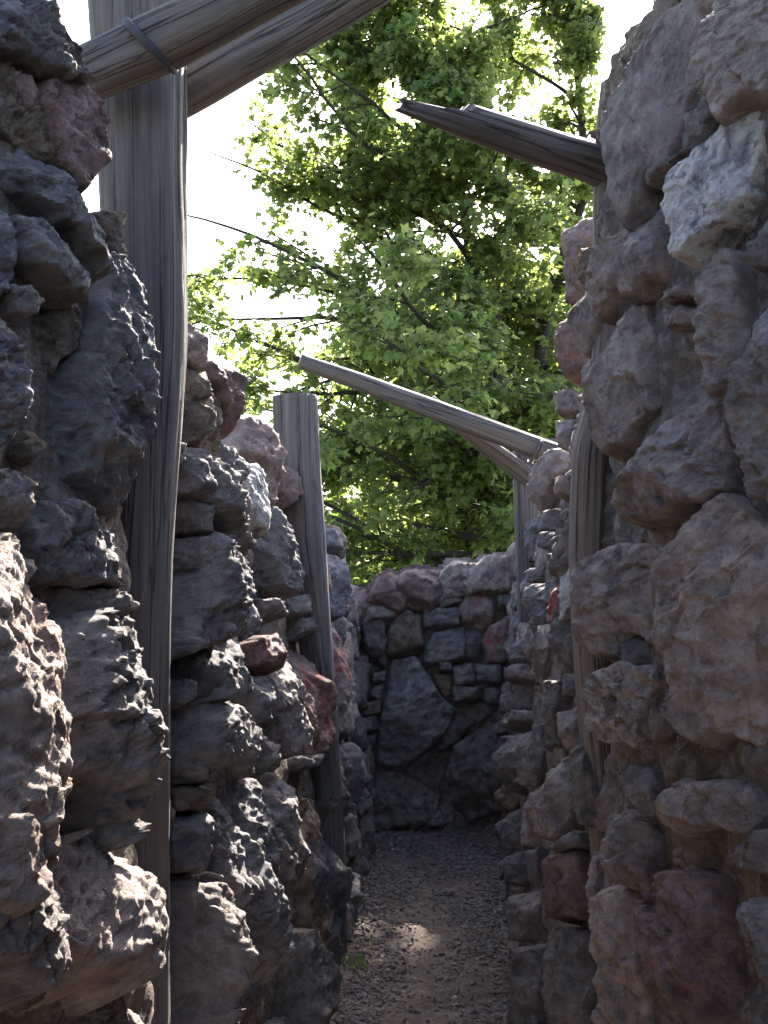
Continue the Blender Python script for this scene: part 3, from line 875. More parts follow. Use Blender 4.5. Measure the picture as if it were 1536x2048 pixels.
def log_mesh(name, ctrl, rad, seed, sides=56, step=.018, rough=1., broken=0):
    p, rr, q = smooth_path(ctrl, rad, step)
    tg = np.gradient(p, axis=0); tg /= np.linalg.norm(tg, axis=1)[:, None]
    ref = np.array([0, 1., 0]) if abs(tg[0][1]) < .8 else np.array([1., 0, 0])
    verts = []; gr = []
    th = np.linspace(0, 2 * np.pi, sides, endpoint=False)
    e1 = None
    for i in range(len(p)):
        if e1 is None: e1 = ref - tg[i] * (ref @ tg[i])
        else: e1 = e1 - tg[i] * (e1 @ tg[i])
        e1 /= np.linalg.norm(e1); e2 = np.cross(tg[i], e1)
        c_, s_ = np.cos(th), np.sin(th)
        N3 = np.stack([c_ * 1.1, s_ * 1.1, np.full(sides, q[i] * 1.2)], -1) + seed
        G3 = np.stack([c_ * 4.5, s_ * 4.5, np.full(sides, q[i] * .9)], -1) + seed * 1.7
        K3 = np.stack([c_ * 2.0, s_ * 2.0, np.full(sides, q[i] * 7)], -1) + seed * 2.1
        cr = np.clip(.09 - np.abs(perlin(np.stack([c_ * 3.2, s_ * 3.2, np.full(sides, q[i] * .5)], -1) + seed * 3)), 0, 1) / .09
        r_ = rr[i] * (1 + rough * (.085 * perlin(N3) + .03 * fbm(G3, 3) + .025 * perlin(K3) - .07 * cr))
        dz = 0
        if broken and i >= len(p) - int(broken * .75):
            up_ = c_ * e1[2] + s_ * e2[2] + .35 * perlin(np.stack([c_ * 2.3, s_ * 2.3, 0 * c_], -1) + seed * 5)
            k_ = (i - (len(p) - int(broken * .75))) / (broken * .75)
            r_ = r_ * np.where(up_ > .15 - .35 * k_, .45 - .25 * k_, 1 - .35 * k_)
        if broken and i >= len(p) - broken:
            f = (i - (len(p) - broken)) / broken
            dz = f * rr[i] * (1.1 * fbm(np.stack([c_ * 3.5, s_ * 3.5, 0 * c_], -1) + seed, 3))
        ring = p[i] + r_[:, None] * (c_[:, None] * e1 + s_[:, None] * e2) + (np.asarray(dz).reshape(-1, 1) * tg[i] if broken else 0)
        verts.append(ring); gr.append(np.stack([c_ * rr[i], s_ * rr[i], np.full(sides, q[i])], -1) + seed)
    V = np.concatenate(verts); Gm = np.concatenate(gr)
    n = len(p)
    j, i = np.meshgrid(np.arange(n - 1), np.arange(sides), indexing='ij')
    a = (j * sides + i).ravel(); b = (j * sides + (i + 1) % sides).ravel()
    quads = np.stack([a, b, b + sides, a + sides], -1)
    tris = []
    # end caps with an inner ring, slightly dished
    for k, base in ((0, 0), (1, (n - 1) * sides)):
        cen = verts[0 if k == 0 else -1].mean(0)
        ci = len(V); V = np.concatenate([V, cen[None]]); Gm = np.concatenate([Gm, np.array([[0, 0, q[0 if k == 0 else -1]]]) + seed])
        for s in range(sides):
            t_ = (base + s, base + (s + 1) % sides, ci)
            tris.append(t_ if k else t_[::-1])
    me = mesh_np(name, V, quads=quads, tris=tris)
    attr(me, 'grain', Gm, 'FLOAT_VECTOR')
    return me

def px_log(pts, Y, **kw):
    """pts: (px, py, radius px, optional depth)"""
    c = []; r = []
    for q in pts:
        y = q[3] if len(q) > 3 else Y
        c.append(at(q[0], q[1], y)); r.append(q[2] / FPX * y)
    return c, r

def timber(name, pts, Y, seed, label, cat, mat='wood', group=None, broken=0, rough=1., sides=56):
    c, r = px_log(pts, Y)
    o = obj(name, log_mesh(name, c, r, seed, rough=rough, broken=broken, sides=sides), MAT[mat])
    tag(o, label, cat, group)
    return o, c, r

PG = 'upright posts set against the walls'
BG = 'beams and poles reaching out over the path'
timber('wooden_post', [(277, -260, 102), (277, 0, 101), (283, 200, 94), (286, 350, 91), (290, 500, 87), (294, 650, 84), (288, 850, 80), (280, 1000, 77), (273, 1200, 74), (269, 1400, 73), (266, 1700, 72), (266, 2100, 72), (270, 2600, 74)], 2.45, 3.3,
       'thickest grey post, rising past the top of the grey wall beneath the lashed beams', 'post', group=PG)
timber('wooden_post', [(590, 793, 44), (592, 850, 45), (596, 950, 44), (606, 1050, 42), (622, 1200, 36), (638, 1350, 32), (649, 1500, 30), (655, 1750, 37), (660, 1980, 37)], 4.62, 8.1,
       'grey sawn-off post with a flat split top, between reddish stones of the grey wall', 'post', group=PG)
timber('wooden_post', [(1051, 902, 27), (1053, 1000, 26), (1057, 1150, 24), (1060, 1290, 23), (1064, 1450, 23), (1066, 1760, 23)], 5.45, 12.4,
       'slim dark post under the far lashed pole, beside the end wall', 'post', group=PG)
timber('wooden_post', [(1238, 168, 36), (1234, 250, 40), (1228, 420, 40), (1230, 650, 38), (1216, 800, 40), (1186, 900, 42), (1178, 1100, 41), (1184, 1300, 40), (1196, 1450, 40), (1212, 1600, 40), (1228, 1800, 40), (1240, 2100, 40), (1250, 2450, 40)], 2.62, 17.7,
       'tan weathered post half buried between the boulders of the mauve-brown wall', 'post', mat='wood_tan', group=PG)
bA, cA, rA = timber('wooden_beam', [(150, 158, 50, 2.26), (240, 120, 54, 2.24), (330, 80, 58, 2.22), (430, 32, 56, 2.18), (560, -38, 54, 2.12), (760, -140, 54, 2.02)], 2.2, 21.2,
       'front beam of the crossed pair overhead, tied to the thick post with a dark band', 'beam', group=BG)
timber('wooden_beam', [(280, 232, 44, 2.66), (375, 180, 46, 2.62), (500, 106, 45, 2.58), (610, 50, 43, 2.54), (760, -40, 42, 2.48), (900, -120, 42, 2.42)], 2.55, 25.9,
       'rear beam of the crossed pair, running up from behind the thick post', 'beam', group=BG)
timber('wooden_beam', [(1240, 350, 40, 2.62), (1190, 325, 39, 2.6), (1090, 295, 37, 2.5), (1000, 265, 35, 2.42), (930, 241, 33, 2.35), (880, 226, 32, 2.3), (845, 216, 31, 2.28), (808, 205, 29, 2.26)], 2.6, 31.1,
       'beam with a splintered tip jutting from the tan post on the mauve-brown wall', 'beam', group=BG, broken=13)
timber('wooden_pole', [(600, 722, 15, 5.0), (700, 757, 17, 5.06), (860, 816, 20, 5.12), (1000, 868, 22, 5.18), (1120, 912, 23, 5.22)], 5.2, 36.6,
       'long thin weathered pole slanting down to the slim dark post', 'pole', group=BG, sides=40)
timber('wooden_pole', [(862, 797, 8, 5.3), (900, 835, 14, 5.32), (960, 882, 18, 5.36), (1025, 930, 20, 5.38), (1062, 958, 20, 5.4)], 5.35, 41.3,
       'short pole wedged under the long slanting pole', 'pole', group=BG, sides=40)

def metal_mat(name, c, r=.6, me=.0):
    m, nt, b = new_mat(name)
    V = N(nt, 'ShaderNodeTexCoord').outputs['Object']
    n = noise(nt, V, 60, 4, .6)
    nt.links.new(ramp(nt, n, [(.3, tuple(x * .7 for x in c)), (.7, tuple(x * 1.3 for x in c))]), b.inputs['Base Color'])
    b.inputs['Roughness'].default_value = r; b.inputs['Metallic'].default_value = me
    bump(nt, b, [(n, .4, .003)])
    return m
M_band = metal_mat('dark_band', (.028, .029, .034), .7)
M_wire = metal_mat('rusty_wire', (.09, .075, .065), .5, .6)

def loop_tube(name, centre, axis, r1, r2, tr, mat, turns=1.0, flat=1.0, lift=None):
    axis = np.array(axis) / np.linalg.norm(axis)
    e1 = np.cross(axis, [0, 1., 0]); e1 /= np.linalg.norm(e1); e2 = np.cross(axis, e1)
    n = 64; V = []; sides = 8
    th = np.linspace(0, 2 * np.pi * turns, n)
    path = np.array([centre + r1 * math.cos(a) * e1 + r2 * math.sin(a) * e2 + axis * (.012 * math.sin(a * .5) * (turns > 1)) for a in th])
    tg = np.gradient(path, axis=0); tg /= np.linalg.norm(tg, axis=1)[:, None]
    for i in range(n):
        o1 = axis; o2 = np.cross(tg[i], o1); o2 /= np.linalg.norm(o2)
        for s in range(sides):
            a = 2 * math.pi * s / sides
            V.append(path[i] + tr * (math.cos(a) * o1 * flat + math.sin(a) * o2))
    j, i = np.meshgrid(np.arange(n - 1), np.arange(sides), indexing='ij')
    a = (j * sides + i).ravel(); b = (j * sides + (i + 1) % sides).ravel()
    return obj(name, mesh_np(name, np.array(V), quads=np.stack([a, b, b + sides, a + sides], -1)), mat)
# strap around the front beam: slanting loop
mid = at(302, 92, 2.23)
ax = np.array(cA[3]) - np.array(cA[1]); ax = ax / np.linalg.norm(ax)
ax = ax + np.array([0, 0, .62]); 
tag(loop_tube('strap', mid, ax, .062, .070, .0062, M_band, flat=1.4), 'dark strap wrapped round the front overhead beam by the thick post', 'strap')
mid = at(1072, 903, 5.2)
tag(loop_tube('wire_tie', mid, np.array([.8, .1, -.33]), .061, .061, .005, M_wire, turns=1.6), 'wire tie wound round the lower end of the long slanting pole', 'wire')
# board end behind the slim post
def board(name, c, size, rz, ry, seed):
    sx, sy, sz = size
    nx_, ny_, nz_ = 10, 4, 14
    import bmesh
    bm = bmesh.new(); bmesh.ops.create_cube(bm, size=1)
    bmesh.ops.subdivide_edges(bm, edges=bm.edges[:], cuts=5, use_grid_fill=True)
    for v in bm.verts: v.co = Vector((v.co.x * sx, v.co.y * sy, v.co.z * sz))
    me = bpy.data.meshes.new(name); bm.to_mesh(me); bm.free()
    co = np.array([v.co[:] for v in me.vertices])
    co2 = co + .004 * np.stack([perlin(co * 20 + seed), perlin(co * 20 + seed + 5), perlin(co * 20 + seed + 9)], -1)
    me.vertices.foreach_set('co', co2.astype(np.float32).ravel())
    attr(me, 'grain', co[:, [1, 2, 0]] + seed, 'FLOAT_VECTOR')
    o = obj(name, me, MAT['wood']); o.location = c; o.rotation_euler = (0, ry, rz)
    return o
tag(board('board', at(1092, 897, 5.62), (.17, .05, .10), .1, .05, 4.4), 'short grey board end lying behind the lashed pole', 'board')

# ------------------------------------------------------------------ gravel, litter, pebbles, grass
def ico():
    t = (1 + 5 ** .5) / 2
    v = np.array([(-1, t, 0), (1, t, 0), (-1, -t, 0), (1, -t, 0), (0, -1, t), (0, 1, t), (0, -1, -t), (0, 1, -t), (t, 0, -1), (t, 0, 1), (-t, 0, -1), (-t, 0, 1)], float)
    f = np.array([(0, 11, 5), (0, 5, 1), (0, 1, 7), (0, 7, 10), (0, 10, 11), (1, 5, 9), (5, 11, 4), (11, 10, 2), (10, 7, 6), (7, 1, 8), (3, 9, 4), (3, 4, 2), (3, 2, 6), (3, 6, 8), (3, 8, 9), (4, 9, 5), (2, 4, 11), (6, 2, 10), (8, 6, 7), (9, 8, 1)])
    return v / np.linalg.norm(v[0]), f
IV, IF = ico()
def rot_mats(r, n, tilt):
    """random rotations: yaw any, tilt limited"""
    yaw = r.uniform(0, 2 * np.pi, n); ta = r.uniform(0, 2 * np.pi, n); tl = np.abs(r.normal(0, tilt, n))
    k = np.stack([np.cos(ta), np.sin(ta), 0 * ta], -1)
    c, s = np.cos(tl), np.sin(tl)
    K = np.zeros((n, 3, 3)); K[:, 0, 1] = -k[:, 2]; K[:, 0, 2] = k[:, 1]; K[:, 1, 0] = k[:, 2]; K[:, 1, 2] = -k[:, 0]; K[:, 2, 0] = -k[:, 1]; K[:, 2, 1] = k[:, 0]
    T = np.eye(3) + s[:, None, None] * K + (1 - c)[:, None, None] * (K @ K)
    Z = np.zeros((n, 3, 3)); Z[:, 0, 0] = np.cos(yaw); Z[:, 0, 1] = -np.sin(yaw); Z[:, 1, 0] = np.sin(yaw); Z[:, 1, 1] = np.cos(yaw); Z[:, 2, 2] = 1
    return T @ Z

def floor_edges(y):
    l = WL.x(y, 0 * y + .05); r = WR.x(y, 0 * y + .05)
    return l, r
def pebble_mat():
    m, nt, b = new_mat('gravel')
    V = N(nt, 'ShaderNodeTexCoord').outputs['Object']
    at_ = N(nt, 'ShaderNodeAttribute', attribute_name='tone')
    col = ramp(nt, at_.outputs['Fac'], [(0, (.06, .05, .045)), (.4, (.105, .088, .08)), (.75, (.155, .132, .122)), (1, (.29, .26, .24))])
    n = noise(nt, V, 130, 4, .7)
    col = mix(nt, .8, col, ramp(nt, n, [(.3, .65), (.7, 1.25)]), 'MULTIPLY')
    nt.links.new(col, b.inputs['Base Color']); b.inputs['Roughness'].default_value = .85
    bump(nt, b, [(n, .6, .003)])
    return m
M_peb = pebble_mat()
def pebbles(r, x, y, s, flat=.62):
    n = len(x)
    V = IV[None] * (1 + r.uniform(-.28, .28, (n, 12, 1))) * s[:, None, None] * np.stack([r.uniform(.8, 1.5, n), r.uniform(.7, 1.1, n), r.uniform(.4, .8, n) * flat / .62], -1)[:, None, :]
    V = np.einsum('nij,nkj->nki', rot_mats(r, n, .35), V)
    V += np.stack([x, y, path_z(x, y) + s * .18], -1)[:, None, :]
    F = IF[None] + 12 * np.arange(n)[:, None, None]
    return V.reshape(-1, 3), F.reshape(-1, 3), np.repeat(r.beta(2, 2.2, n), 12)
r5 = np.random.default_rng(5)
NP_ = 24000
y = r5.uniform(3.3, 7.0, NP_); l, rr_ = floor_edges(y)
tt = r5.uniform(0, 1, NP_)
keep = r5.uniform(0, 1, NP_) < np.clip(.04 + 1.25 * np.abs(tt - .5) ** 1.1 * 1.6 + .28 * (y > 5.3), 0, 1) * np.clip(.55 + 1.1 * fbm(np.stack([tt * 3, y * 2.2, 0 * y], -1), 3), .05, 1)
x = (l + (rr_ - l) * tt)[keep]; y = y[keep]
s = np.clip(r5.lognormal(math.log(.0068), .45, len(x)), .003, .022)
v, f, tn = pebbles(r5, x, y, s)
me = mesh_np('gravel', v, tris=f, smooth=False); attr(me, 'tone', tn)
tag(obj('gravel', me, M_peb), kind='stuff')

# leaf litter among the gravel
def litter_mat():
    m, nt, b = new_mat('dead_leaf')
    at_ = N(nt, 'ShaderNodeAttribute', attribute_name='tone')
    nt.links.new(ramp(nt, at_.outputs['Fac'], [(0, (.09, .06, .04)), (.6, (.17, .115, .075)), (1, (.26, .2, .14))]), b.inputs['Base Color'])
    b.inputs['Roughness'].default_value = .9
    return m
n = 2600
y = r5.uniform(3.5, 6.9, n); l, rr_ = floor_edges(y)
tt = np.where(r5.uniform(0, 1, n) < .75, np.where(r5.uniform(0, 1, n) < .5, r5.beta(1, 5, n), 1 - r5.beta(1, 5, n)), r5.uniform(0, 1, n))
x = l + (rr_ - l) * tt
LV = np.array([(0, -1, 0), (.5, -.2, .18), (.28, .6, .05), (0, 1.1, .2), (-.3, .5, .12), (-.45, -.3, .05)], float)
LT = np.array([(0, 1, 2), (0, 2, 4), (2, 3, 4), (0, 4, 5)])
ss = r5.uniform(.005, .014, n)
V = np.einsum('nij,kj->nki', rot_mats(r5, n, .45), LV) * ss[:, None, None] + np.stack([x, y, path_z(x, y) + .008], -1)[:, None]
me = mesh_np('leaf_litter', V.reshape(-1, 3), tris=(LT[None] + 6 * np.arange(n)[:, None, None]).reshape(-1, 3), smooth=False)
attr(me, 'tone', np.repeat(r5.uniform(0, 1, n), 6))
tag(obj('leaf_litter', me, litter_mat()), kind='stuff')

# loose stones lying along the foot of the walls
def loose(px, py, sz, cls, label, cat='stone'):
    Y = EYE / ((py - HY) / FPX); X = (px - CX) / FPX * Y
    u_ = np.random.default_rng(int(px * 7 + py))
    n_ = 26; th, ph = np.meshgrid(np.linspace(0, 2 * np.pi, 36, endpoint=False), np.linspace(.02, np.pi - .02, 20))
    d = np.stack([np.sin(ph) * np.cos(th), np.sin(ph) * np.sin(th), np.cos(ph)], -1).reshape(-1, 3)
    rad = np.full(len(d), 1e9)
    for k in range(11):
        nn = u_.normal(size=3); nn /= np.linalg.norm(nn)
        dn = d @ nn
        rad = np.minimum(rad, np.where(dn > .05, u_.uniform(.7, 1.) / np.maximum(dn, .05), 1e9))
    rad = np.minimum(rad, 1.25) * (1 + .08 * fbm(d * 3 + px, 4))
    v_ = d * rad[:, None] * sz * np.array([1.1, .9, .75])
    v_[:, 2] += sz * .55
    q_ = [(a * 36 + b, a * 36 + (b + 1) % 36, (a + 1) * 36 + (b + 1) % 36, (a + 1) * 36 + b) for a in range(19) for b in range(36)]
    o = obj('loose_stone', mesh_np('loose_stone', v_, quads=np.array(q_)[:, ::-1]), MAT[cls])
    o.location = (X, Y, float(path_z(np.array([X]), np.array([Y]))[0]) - .004)
    o.rotation_euler = (0, 0, u_.uniform(0, 6))
    tag(o, label, cat, 'loose stones on the path')
loose(911, 2004, .011, 'w', 'small pale round pebble alone in the sunlit dirt')
loose(780, 1896, .012, 'd', 'dark pebble at the edge of the gravel patch by the grass tufts')
loose(722, 1712, .062, 'd', 'largest rounded stone at the foot of the grey wall, farthest along the path')
loose(696, 1762, .046, 'd', 'middle rounded stone at the foot of the grey wall')
loose(690, 1818, .04, 'm', 'pale-faced stone at the foot of the grey wall, nearest the lit gravel')
loose(894, 1650, .05, 's', 'squarish stone at the foot of the end wall')
loose(1004, 1760, .05, 's', 'grey stone at the foot of the mauve-brown wall')

def grass_mat():
    m, nt, b = new_mat('grass_blade')
    at_ = N(nt, 'ShaderNodeAttribute', attribute_name='tone')
    col = ramp(nt, at_.outputs['Fac'], [(0, (.05, .10, .02)), (1, (.12, .2, .04))])
    nt.links.new(col, b.inputs['Base Color']); b.inputs['Roughness'].default_value = .6
    tr = N(nt, 'ShaderNodeBsdfTranslucent'); tr.inputs[0].default_value = (.18, .34, .05, 1)
    mx = N(nt, 'ShaderNodeMixShader'); mx.inputs[0].default_value = .4
    nt.links.new(b.outputs[0], mx.inputs[1]); nt.links.new(tr.outputs[0], mx.inputs[2])
    nt.links.new(mx.outputs[0], nt.nodes['Material Output'].inputs[0])
    return m
M_grass = grass_mat()
def tuft(px, py, nb, hgt, spread, label):
    r = np.random.default_rng(int(px))
    Y = EYE / ((py - HY) / FPX); X = (px - CX) / FPX * Y
    z0 = float(path_z(np.array([X]), np.array([Y]))[0])
    V = []; Q = []; T = []
    for k in range(nb):
        b0 = np.array([r.normal(0, spread * .4), r.normal(0, spread * .4), 0]); an = r.uniform(0, 6.28)
        out = np.array([math.cos(an), math.sin(an), 0]); side = np.array([-out[1], out[0], 0])
        h = hgt * r.uniform(.45, 1.1); lean = r.uniform(.1, .7); w = r.uniform(.0016, .003)
        base = len(V)
        for i in range(5):
            f_ = i / 4
            c_ = b0 + out * (lean * h * f_ ** 1.8) + np.array([0, 0, h * (f_ - .25 * lean * f_ ** 2)])
            ww = w * (1 - f_ * .92)
            V += [c_ - side * ww, c_ + side * ww]; T += [r.uniform(0, 1)] * 2
        for i in range(4): Q.append((base + 2 * i, base + 2 * i + 1, base + 2 * i + 3, base + 2 * i + 2))
    me = mesh_np('grass_tuft', np.array(V), quads=Q); attr(me, 'tone', T)
    o = obj('grass_tuft', me, M_grass); o.location = (X, Y, z0 - .004)
    tag(o, label, 'grass tuft', 'grass tufts on the path', kind='stuff')
tuft(703, 1935, 90, .055, .09, 'larger bright green grass tuft at the foot of the grey wall, among gravel')
tuft(743, 1880, 26, .03, .05, 'tiny sprig of grass in the lit gravel beyond the larger tuft')
# ------------------------------------------------------------------ trees
def leaf_mat(name, c0, c1, t0, t1, tw=.5):
    m, nt, b = new_mat(name)
    at_ = N(nt, 'ShaderNodeAttribute', attribute_name='tone')
    oi = N(nt, 'ShaderNodeObjectInfo')
    fac = math_(nt, 'FRACT', math_(nt, 'ADD', at_.outputs['Fac'], oi.outputs['Random']))
    nt.links.new(ramp(nt, fac, [(0, c0), (1, c1)]), b.inputs['Base Color'])
    b.inputs['Roughness'].default_value = .5; b.inputs['Specular IOR Level'].default_value = .4
    tr = N(nt, 'ShaderNodeBsdfTranslucent'); nt.links.new(ramp(nt, fac, [(0, t0), (1, t1)]), tr.inputs[0])
    mx = N(nt, 'ShaderNodeMixShader'); mx.inputs[0].default_value = tw
    nt.links.new(b.outputs[0], mx.inputs[1]); nt.links.new(tr.outputs[0], mx.inputs[2])
    nt.links.new(mx.outputs[0], nt.nodes['Material Output'].inputs[0])
    return m
M_leaf = leaf_mat('maple_leaf', (.05, .08, .028), (.10, .125, .05), (.24, .34, .07), (.42, .48, .15), .52)
M_leaf2 = leaf_mat('dark_leaf', (.03, .06, .014), (.05, .09, .02), (.16, .30, .035), (.26, .38, .06), .5)
def bark_mat():
    m, nt, b = new_mat('bark')
    V = N(nt, 'ShaderNodeTexCoord').outputs['Object']
    n1 = noise(nt, V, 9, 6, .65, .5); n2 = noise(nt, V, 45, 5, .7)
    nt.links.new(ramp(nt, n1, [(.3, (.022, .019, .017)), (.7, (.05, .043, .037))]), b.inputs['Base Color'])
    b.inputs['Roughness'].default_value = .9
    bump(nt, b, [(n1, .8, .03), (n2, .7, .01)])
    return m
M_bark = bark_mat()

_half = [(.26, -.06), (.52, .08), (.40, .22), (.68, .54), (.30, .55)]
LEAF_O = np.array([(0, 0)] + _half + [(0, 1.08)] + [(-x, y) for x, y in reversed(_half)], float)
def leaf_tmpl():
    o = LEAF_O; n = len(o)
    v = np.concatenate([o, [[0, .38]]])
    z = -.22 * np.abs(v[:, 0]) - .16 * v[:, 1] ** 2
    v3 = np.stack([v[:, 0], v[:, 1], z], -1)
    t = np.array([(i, (i + 1) % n, n) for i in range(n)])
    return v3, t
LFV, LFT = leaf_tmpl()
SLV = np.array([(0, 0, 0), (.42, .25, -.1), (.3, .75, -.14), (0, 1.1, -.2), (-.3, .75, -.14), (-.42, .25, -.1)], float)
SLT = np.array([(0, 1, 2), (0, 2, 3), (0, 3, 4), (0, 4, 5)])

def tube_np(p, r, sides):
    n = len(p)
    tg = np.gradient(p, axis=0); tg /= np.linalg.norm(tg, axis=1)[:, None] + 1e-9
    ref = np.where(np.abs(tg[:, 2:3]) > .8, np.array([[1., 0, 0]]), np.array([[0, 0, 1.]]))
    e1 = np.cross(tg, ref); e1 /= np.linalg.norm(e1, axis=1)[:, None]; e2 = np.cross(tg, e1)
    th = np.linspace(0, 2 * np.pi, sides, endpoint=False)
    V = p[:, None] + r[:, None, None] * (np.cos(th)[None, :, None] * e1[:, None] + np.sin(th)[None, :, None] * e2[:, None])
    j, i = np.meshgrid(np.arange(n - 1), np.arange(sides), indexing='ij')
    a = (j * sides + i).ravel(); b = (j * sides + (i + 1) % sides).ravel()
    return V.reshape(-1, 3), np.stack([a, b, b + sides, a + sides], -1)

class Bag:
    def __init__(s): s.v = []; s.q = []; s.n = 0
    def add(s, v, q): s.v.append(v); s.q.append(q + s.n); s.n += len(v)
    def mesh(s, name): return mesh_np(name, np.concatenate(s.v), quads=np.concatenate(s.q))

def curve(r, p0, d0, L, n, droop, wob):
    p = [np.array(p0, float)]; d = np.array(d0, float); d /= np.linalg.norm(d)
    for i in range(n):
        d = d + r.normal(0, wob, 3); d[2] += droop(i / n) / n; d /= np.linalg.norm(d)
        p.append(p[-1] + d * L / n)
    return np.array(p)

def tree(name, label, trunk, trad, limbs, seed, keep, leaf_size, per_twig, mat, singles=0, simple=False, twigs_per=12, br_per=12, group='trees beyond the end of the path'):
    r = np.random.default_rng(seed)
    root = thing(name, label, 'tree', group=group)
    tp, tr_, _ = smooth_path(trunk, trad, .15)
    tr_ = tr_ * (1 + .06 * perlin(np.stack([tp[:, 2] * 2, tp[:, 2] * 0, tp[:, 2] * 0 + seed], -1)))
    bt = Bag(); bt.add(*tube_np(tp, tr_, 14)); obj('trunk', bt.mesh('trunk'), M_bark, root)
    tw = Bag(); LP = []; LD = []
    for (zh, az, L, rise) in limbs:
        k = int(np.argmin(np.abs(tp[:, 2] - zh)))
        d = np.array([math.sin(az), math.cos(az), rise])
        lp = curve(r, tp[k], d, L, 16, lambda f: -.55 if f > .35 else .1, .07)
        ko = keep(lp); ko[:3] = True
        cut = 16 if ko.all() else max(4, int(np.argmin(ko)))
        full = lp
        lp = np.array([[np.interp(f_, np.linspace(0, 1, cut + 1), full[:cut + 1, c_]) for c_ in range(3)] for f_ in np.linspace(0, 1, 17)])
        L = L * cut / 16
        lr = np.linspace(min(tr_[k] * .6, .05 + .014 * L), .008, len(lp))
        b = Bag(); b.add(*tube_np(lp, lr, 8)); 
        o = obj('limb', b.mesh('limb'), M_bark, root)
        for _ in range(br_per):
            f = r.uniform(.16, 1); i = int(f * 15)
            ld = lp[min(i + 1, 16)] - lp[i]; ld /= np.linalg.norm(ld)
            sd = np.cross(ld, [0, 0, 1.]) * r.choice([-1, 1])
            bd = ld * r.uniform(.3, 1) + sd * r.uniform(.4, 1.) + np.array([0, 0, r.normal(.08, .3)])
            bL = L * r.uniform(.18, .4) * (1.1 - .5 * f)
            bp = curve(r, lp[i], bd, bL, 8, lambda f: -.35, .1)
            if not keep(bp[4:5])[0]: continue
            tw.add(*tube_np(bp, np.linspace(min(lr[i] * .6, .022), .004, len(bp)), 5))
            for _ in range(twigs_per):
                g = r.uniform(.2, 1); j = int(g * 7)
                bdir = bp[j + 1] - bp[j]; bdir /= np.linalg.norm(bdir) + 1e-9
                td = bdir * r.uniform(.3, 1) + r.normal(0, .55, 3) * np.array([1, 1, .55])
                tL = r.uniform(.18, .5)
                tp_ = curve(r, bp[j], td, tL, 4, lambda f: -.4, .12)
                if not keep(tp_[2:3])[0]: continue
                if not simple: tw.add(*tube_np(tp_, np.linspace(.004, .0015, len(tp_)), 3))
                m = max(2, int(per_twig * r.uniform(.5, 1.3)))
                ff = r.uniform(.15, 1, m)
                pos = np.stack([np.interp(ff * 4, np.arange(5), tp_[:, c]) for c in range(3)], -1)
                LP.append(pos + r.normal(0, .035, (m, 3)))
                LD.append(np.repeat((td / np.linalg.norm(td))[None], m, 0))
    tag(obj('twigs', tw.mesh('twigs'), M_bark, root), kind='stuff')
    P = np.concatenate(LP); D = np.concatenate(LD)
    ok = keep(P); P = P[ok]; D = D[ok]; n = len(P)
    TV, TT = (SLV, SLT) if simple else (LFV, LFT)
    # leaf frames: blade axis outward, drooping; normal mostly up
    ax = D * .5 + r.normal(0, .6, (n, 3)); ax[:, 2] -= .35; ax /= np.linalg.norm(ax, axis=1)[:, None]
    up = np.array([0, 0, 1.]) + r.normal(0, .38, (n, 3))
    sx = np.cross(ax, up); sx /= np.linalg.norm(sx, axis=1)[:, None]; nz = np.cross(sx, ax)
    sz = leaf_size * r.uniform(.65, 1.25, n)
    M = np.stack([sx, ax, nz], -1)
    order = np.argsort(P[:, 1])
    if singles:
        vis = [i for i in order if keep.inview(P[i])][:singles]
        sv = np.zeros(n, bool); sv[vis] = True
    else: sv = np.zeros(n, bool)
    V = (np.einsum('nij,kj->nki', M[~sv], TV) * sz[~sv][:, None, None] + P[~sv][:, None])
    nn = (~sv).sum()
    me = mesh_np('foliage', V.reshape(-1, 3), tris=(TT[None] + len(TV) * np.arange(nn)[:, None, None]).reshape(-1, 3), smooth=False)
    attr(me, 'tone', np.repeat(r.uniform(0, 1, nn), len(TV)))
    tag(obj('foliage', me, mat, root), kind='stuff')
    if singles:
        from mathutils import Matrix
        lm = mesh_np('leaf', TV, tris=TT, smooth=False); lm.materials.append(mat)
        for i in np.nonzero(sv)[0]:
            o = bpy.data.objects.new('leaf', lm); C.objects.link(o); o.parent = root
            m4 = np.eye(4); m4[:3, :3] = M[i] * sz[i]; m4[:3, 3] = P[i]
            o.matrix_local = Matrix(m4.tolist())
    return n

class Keep:
    """crown envelope: a left-hand boundary x(z) in metres, a ceiling, and thinning with height"""
    def __init__(s, zx, zt, holes=None, Yc=13.): s.z = np.array([a for a, b in zx]); s.x = np.array([b for a, b in zx]); s.zt = zt; s.holes = holes or []; s.Yc = Yc
    def __call__(s, P):
        e = np.interp(P[:, 2], s.z, s.x) + .35 * fbm(P * 1.1 + 4, 2)
        ok = (P[:, 0] > e) & (P[:, 2] < s.zt) & (P[:, 2] > .25)
        xp = P[:, 0] / P[:, 1] * FPX + CX
        hl = np.where((P[:, 2] > 9.5) | (xp > 1205), .6, np.where((P[:, 0] > 1.85) & (P[:, 2] > 6.8) & (P[:, 2] < 8.4), .12, -9))
        ok &= ~(fbm(P * 1.6 + 40, 2) < hl)
        th = fbm(P * .75 + 20, 2)
        th = th * .75
        lim = np.interp(P[:, 2], [3.5, 5.5, 7.5, 9.5], [-9, -.5, -.36, -.3])
        return ok & (th > lim)
    def inview(s, p):
        q = proj(p); return 380 < q[0] < 1190 and 0 < q[1] < 1150

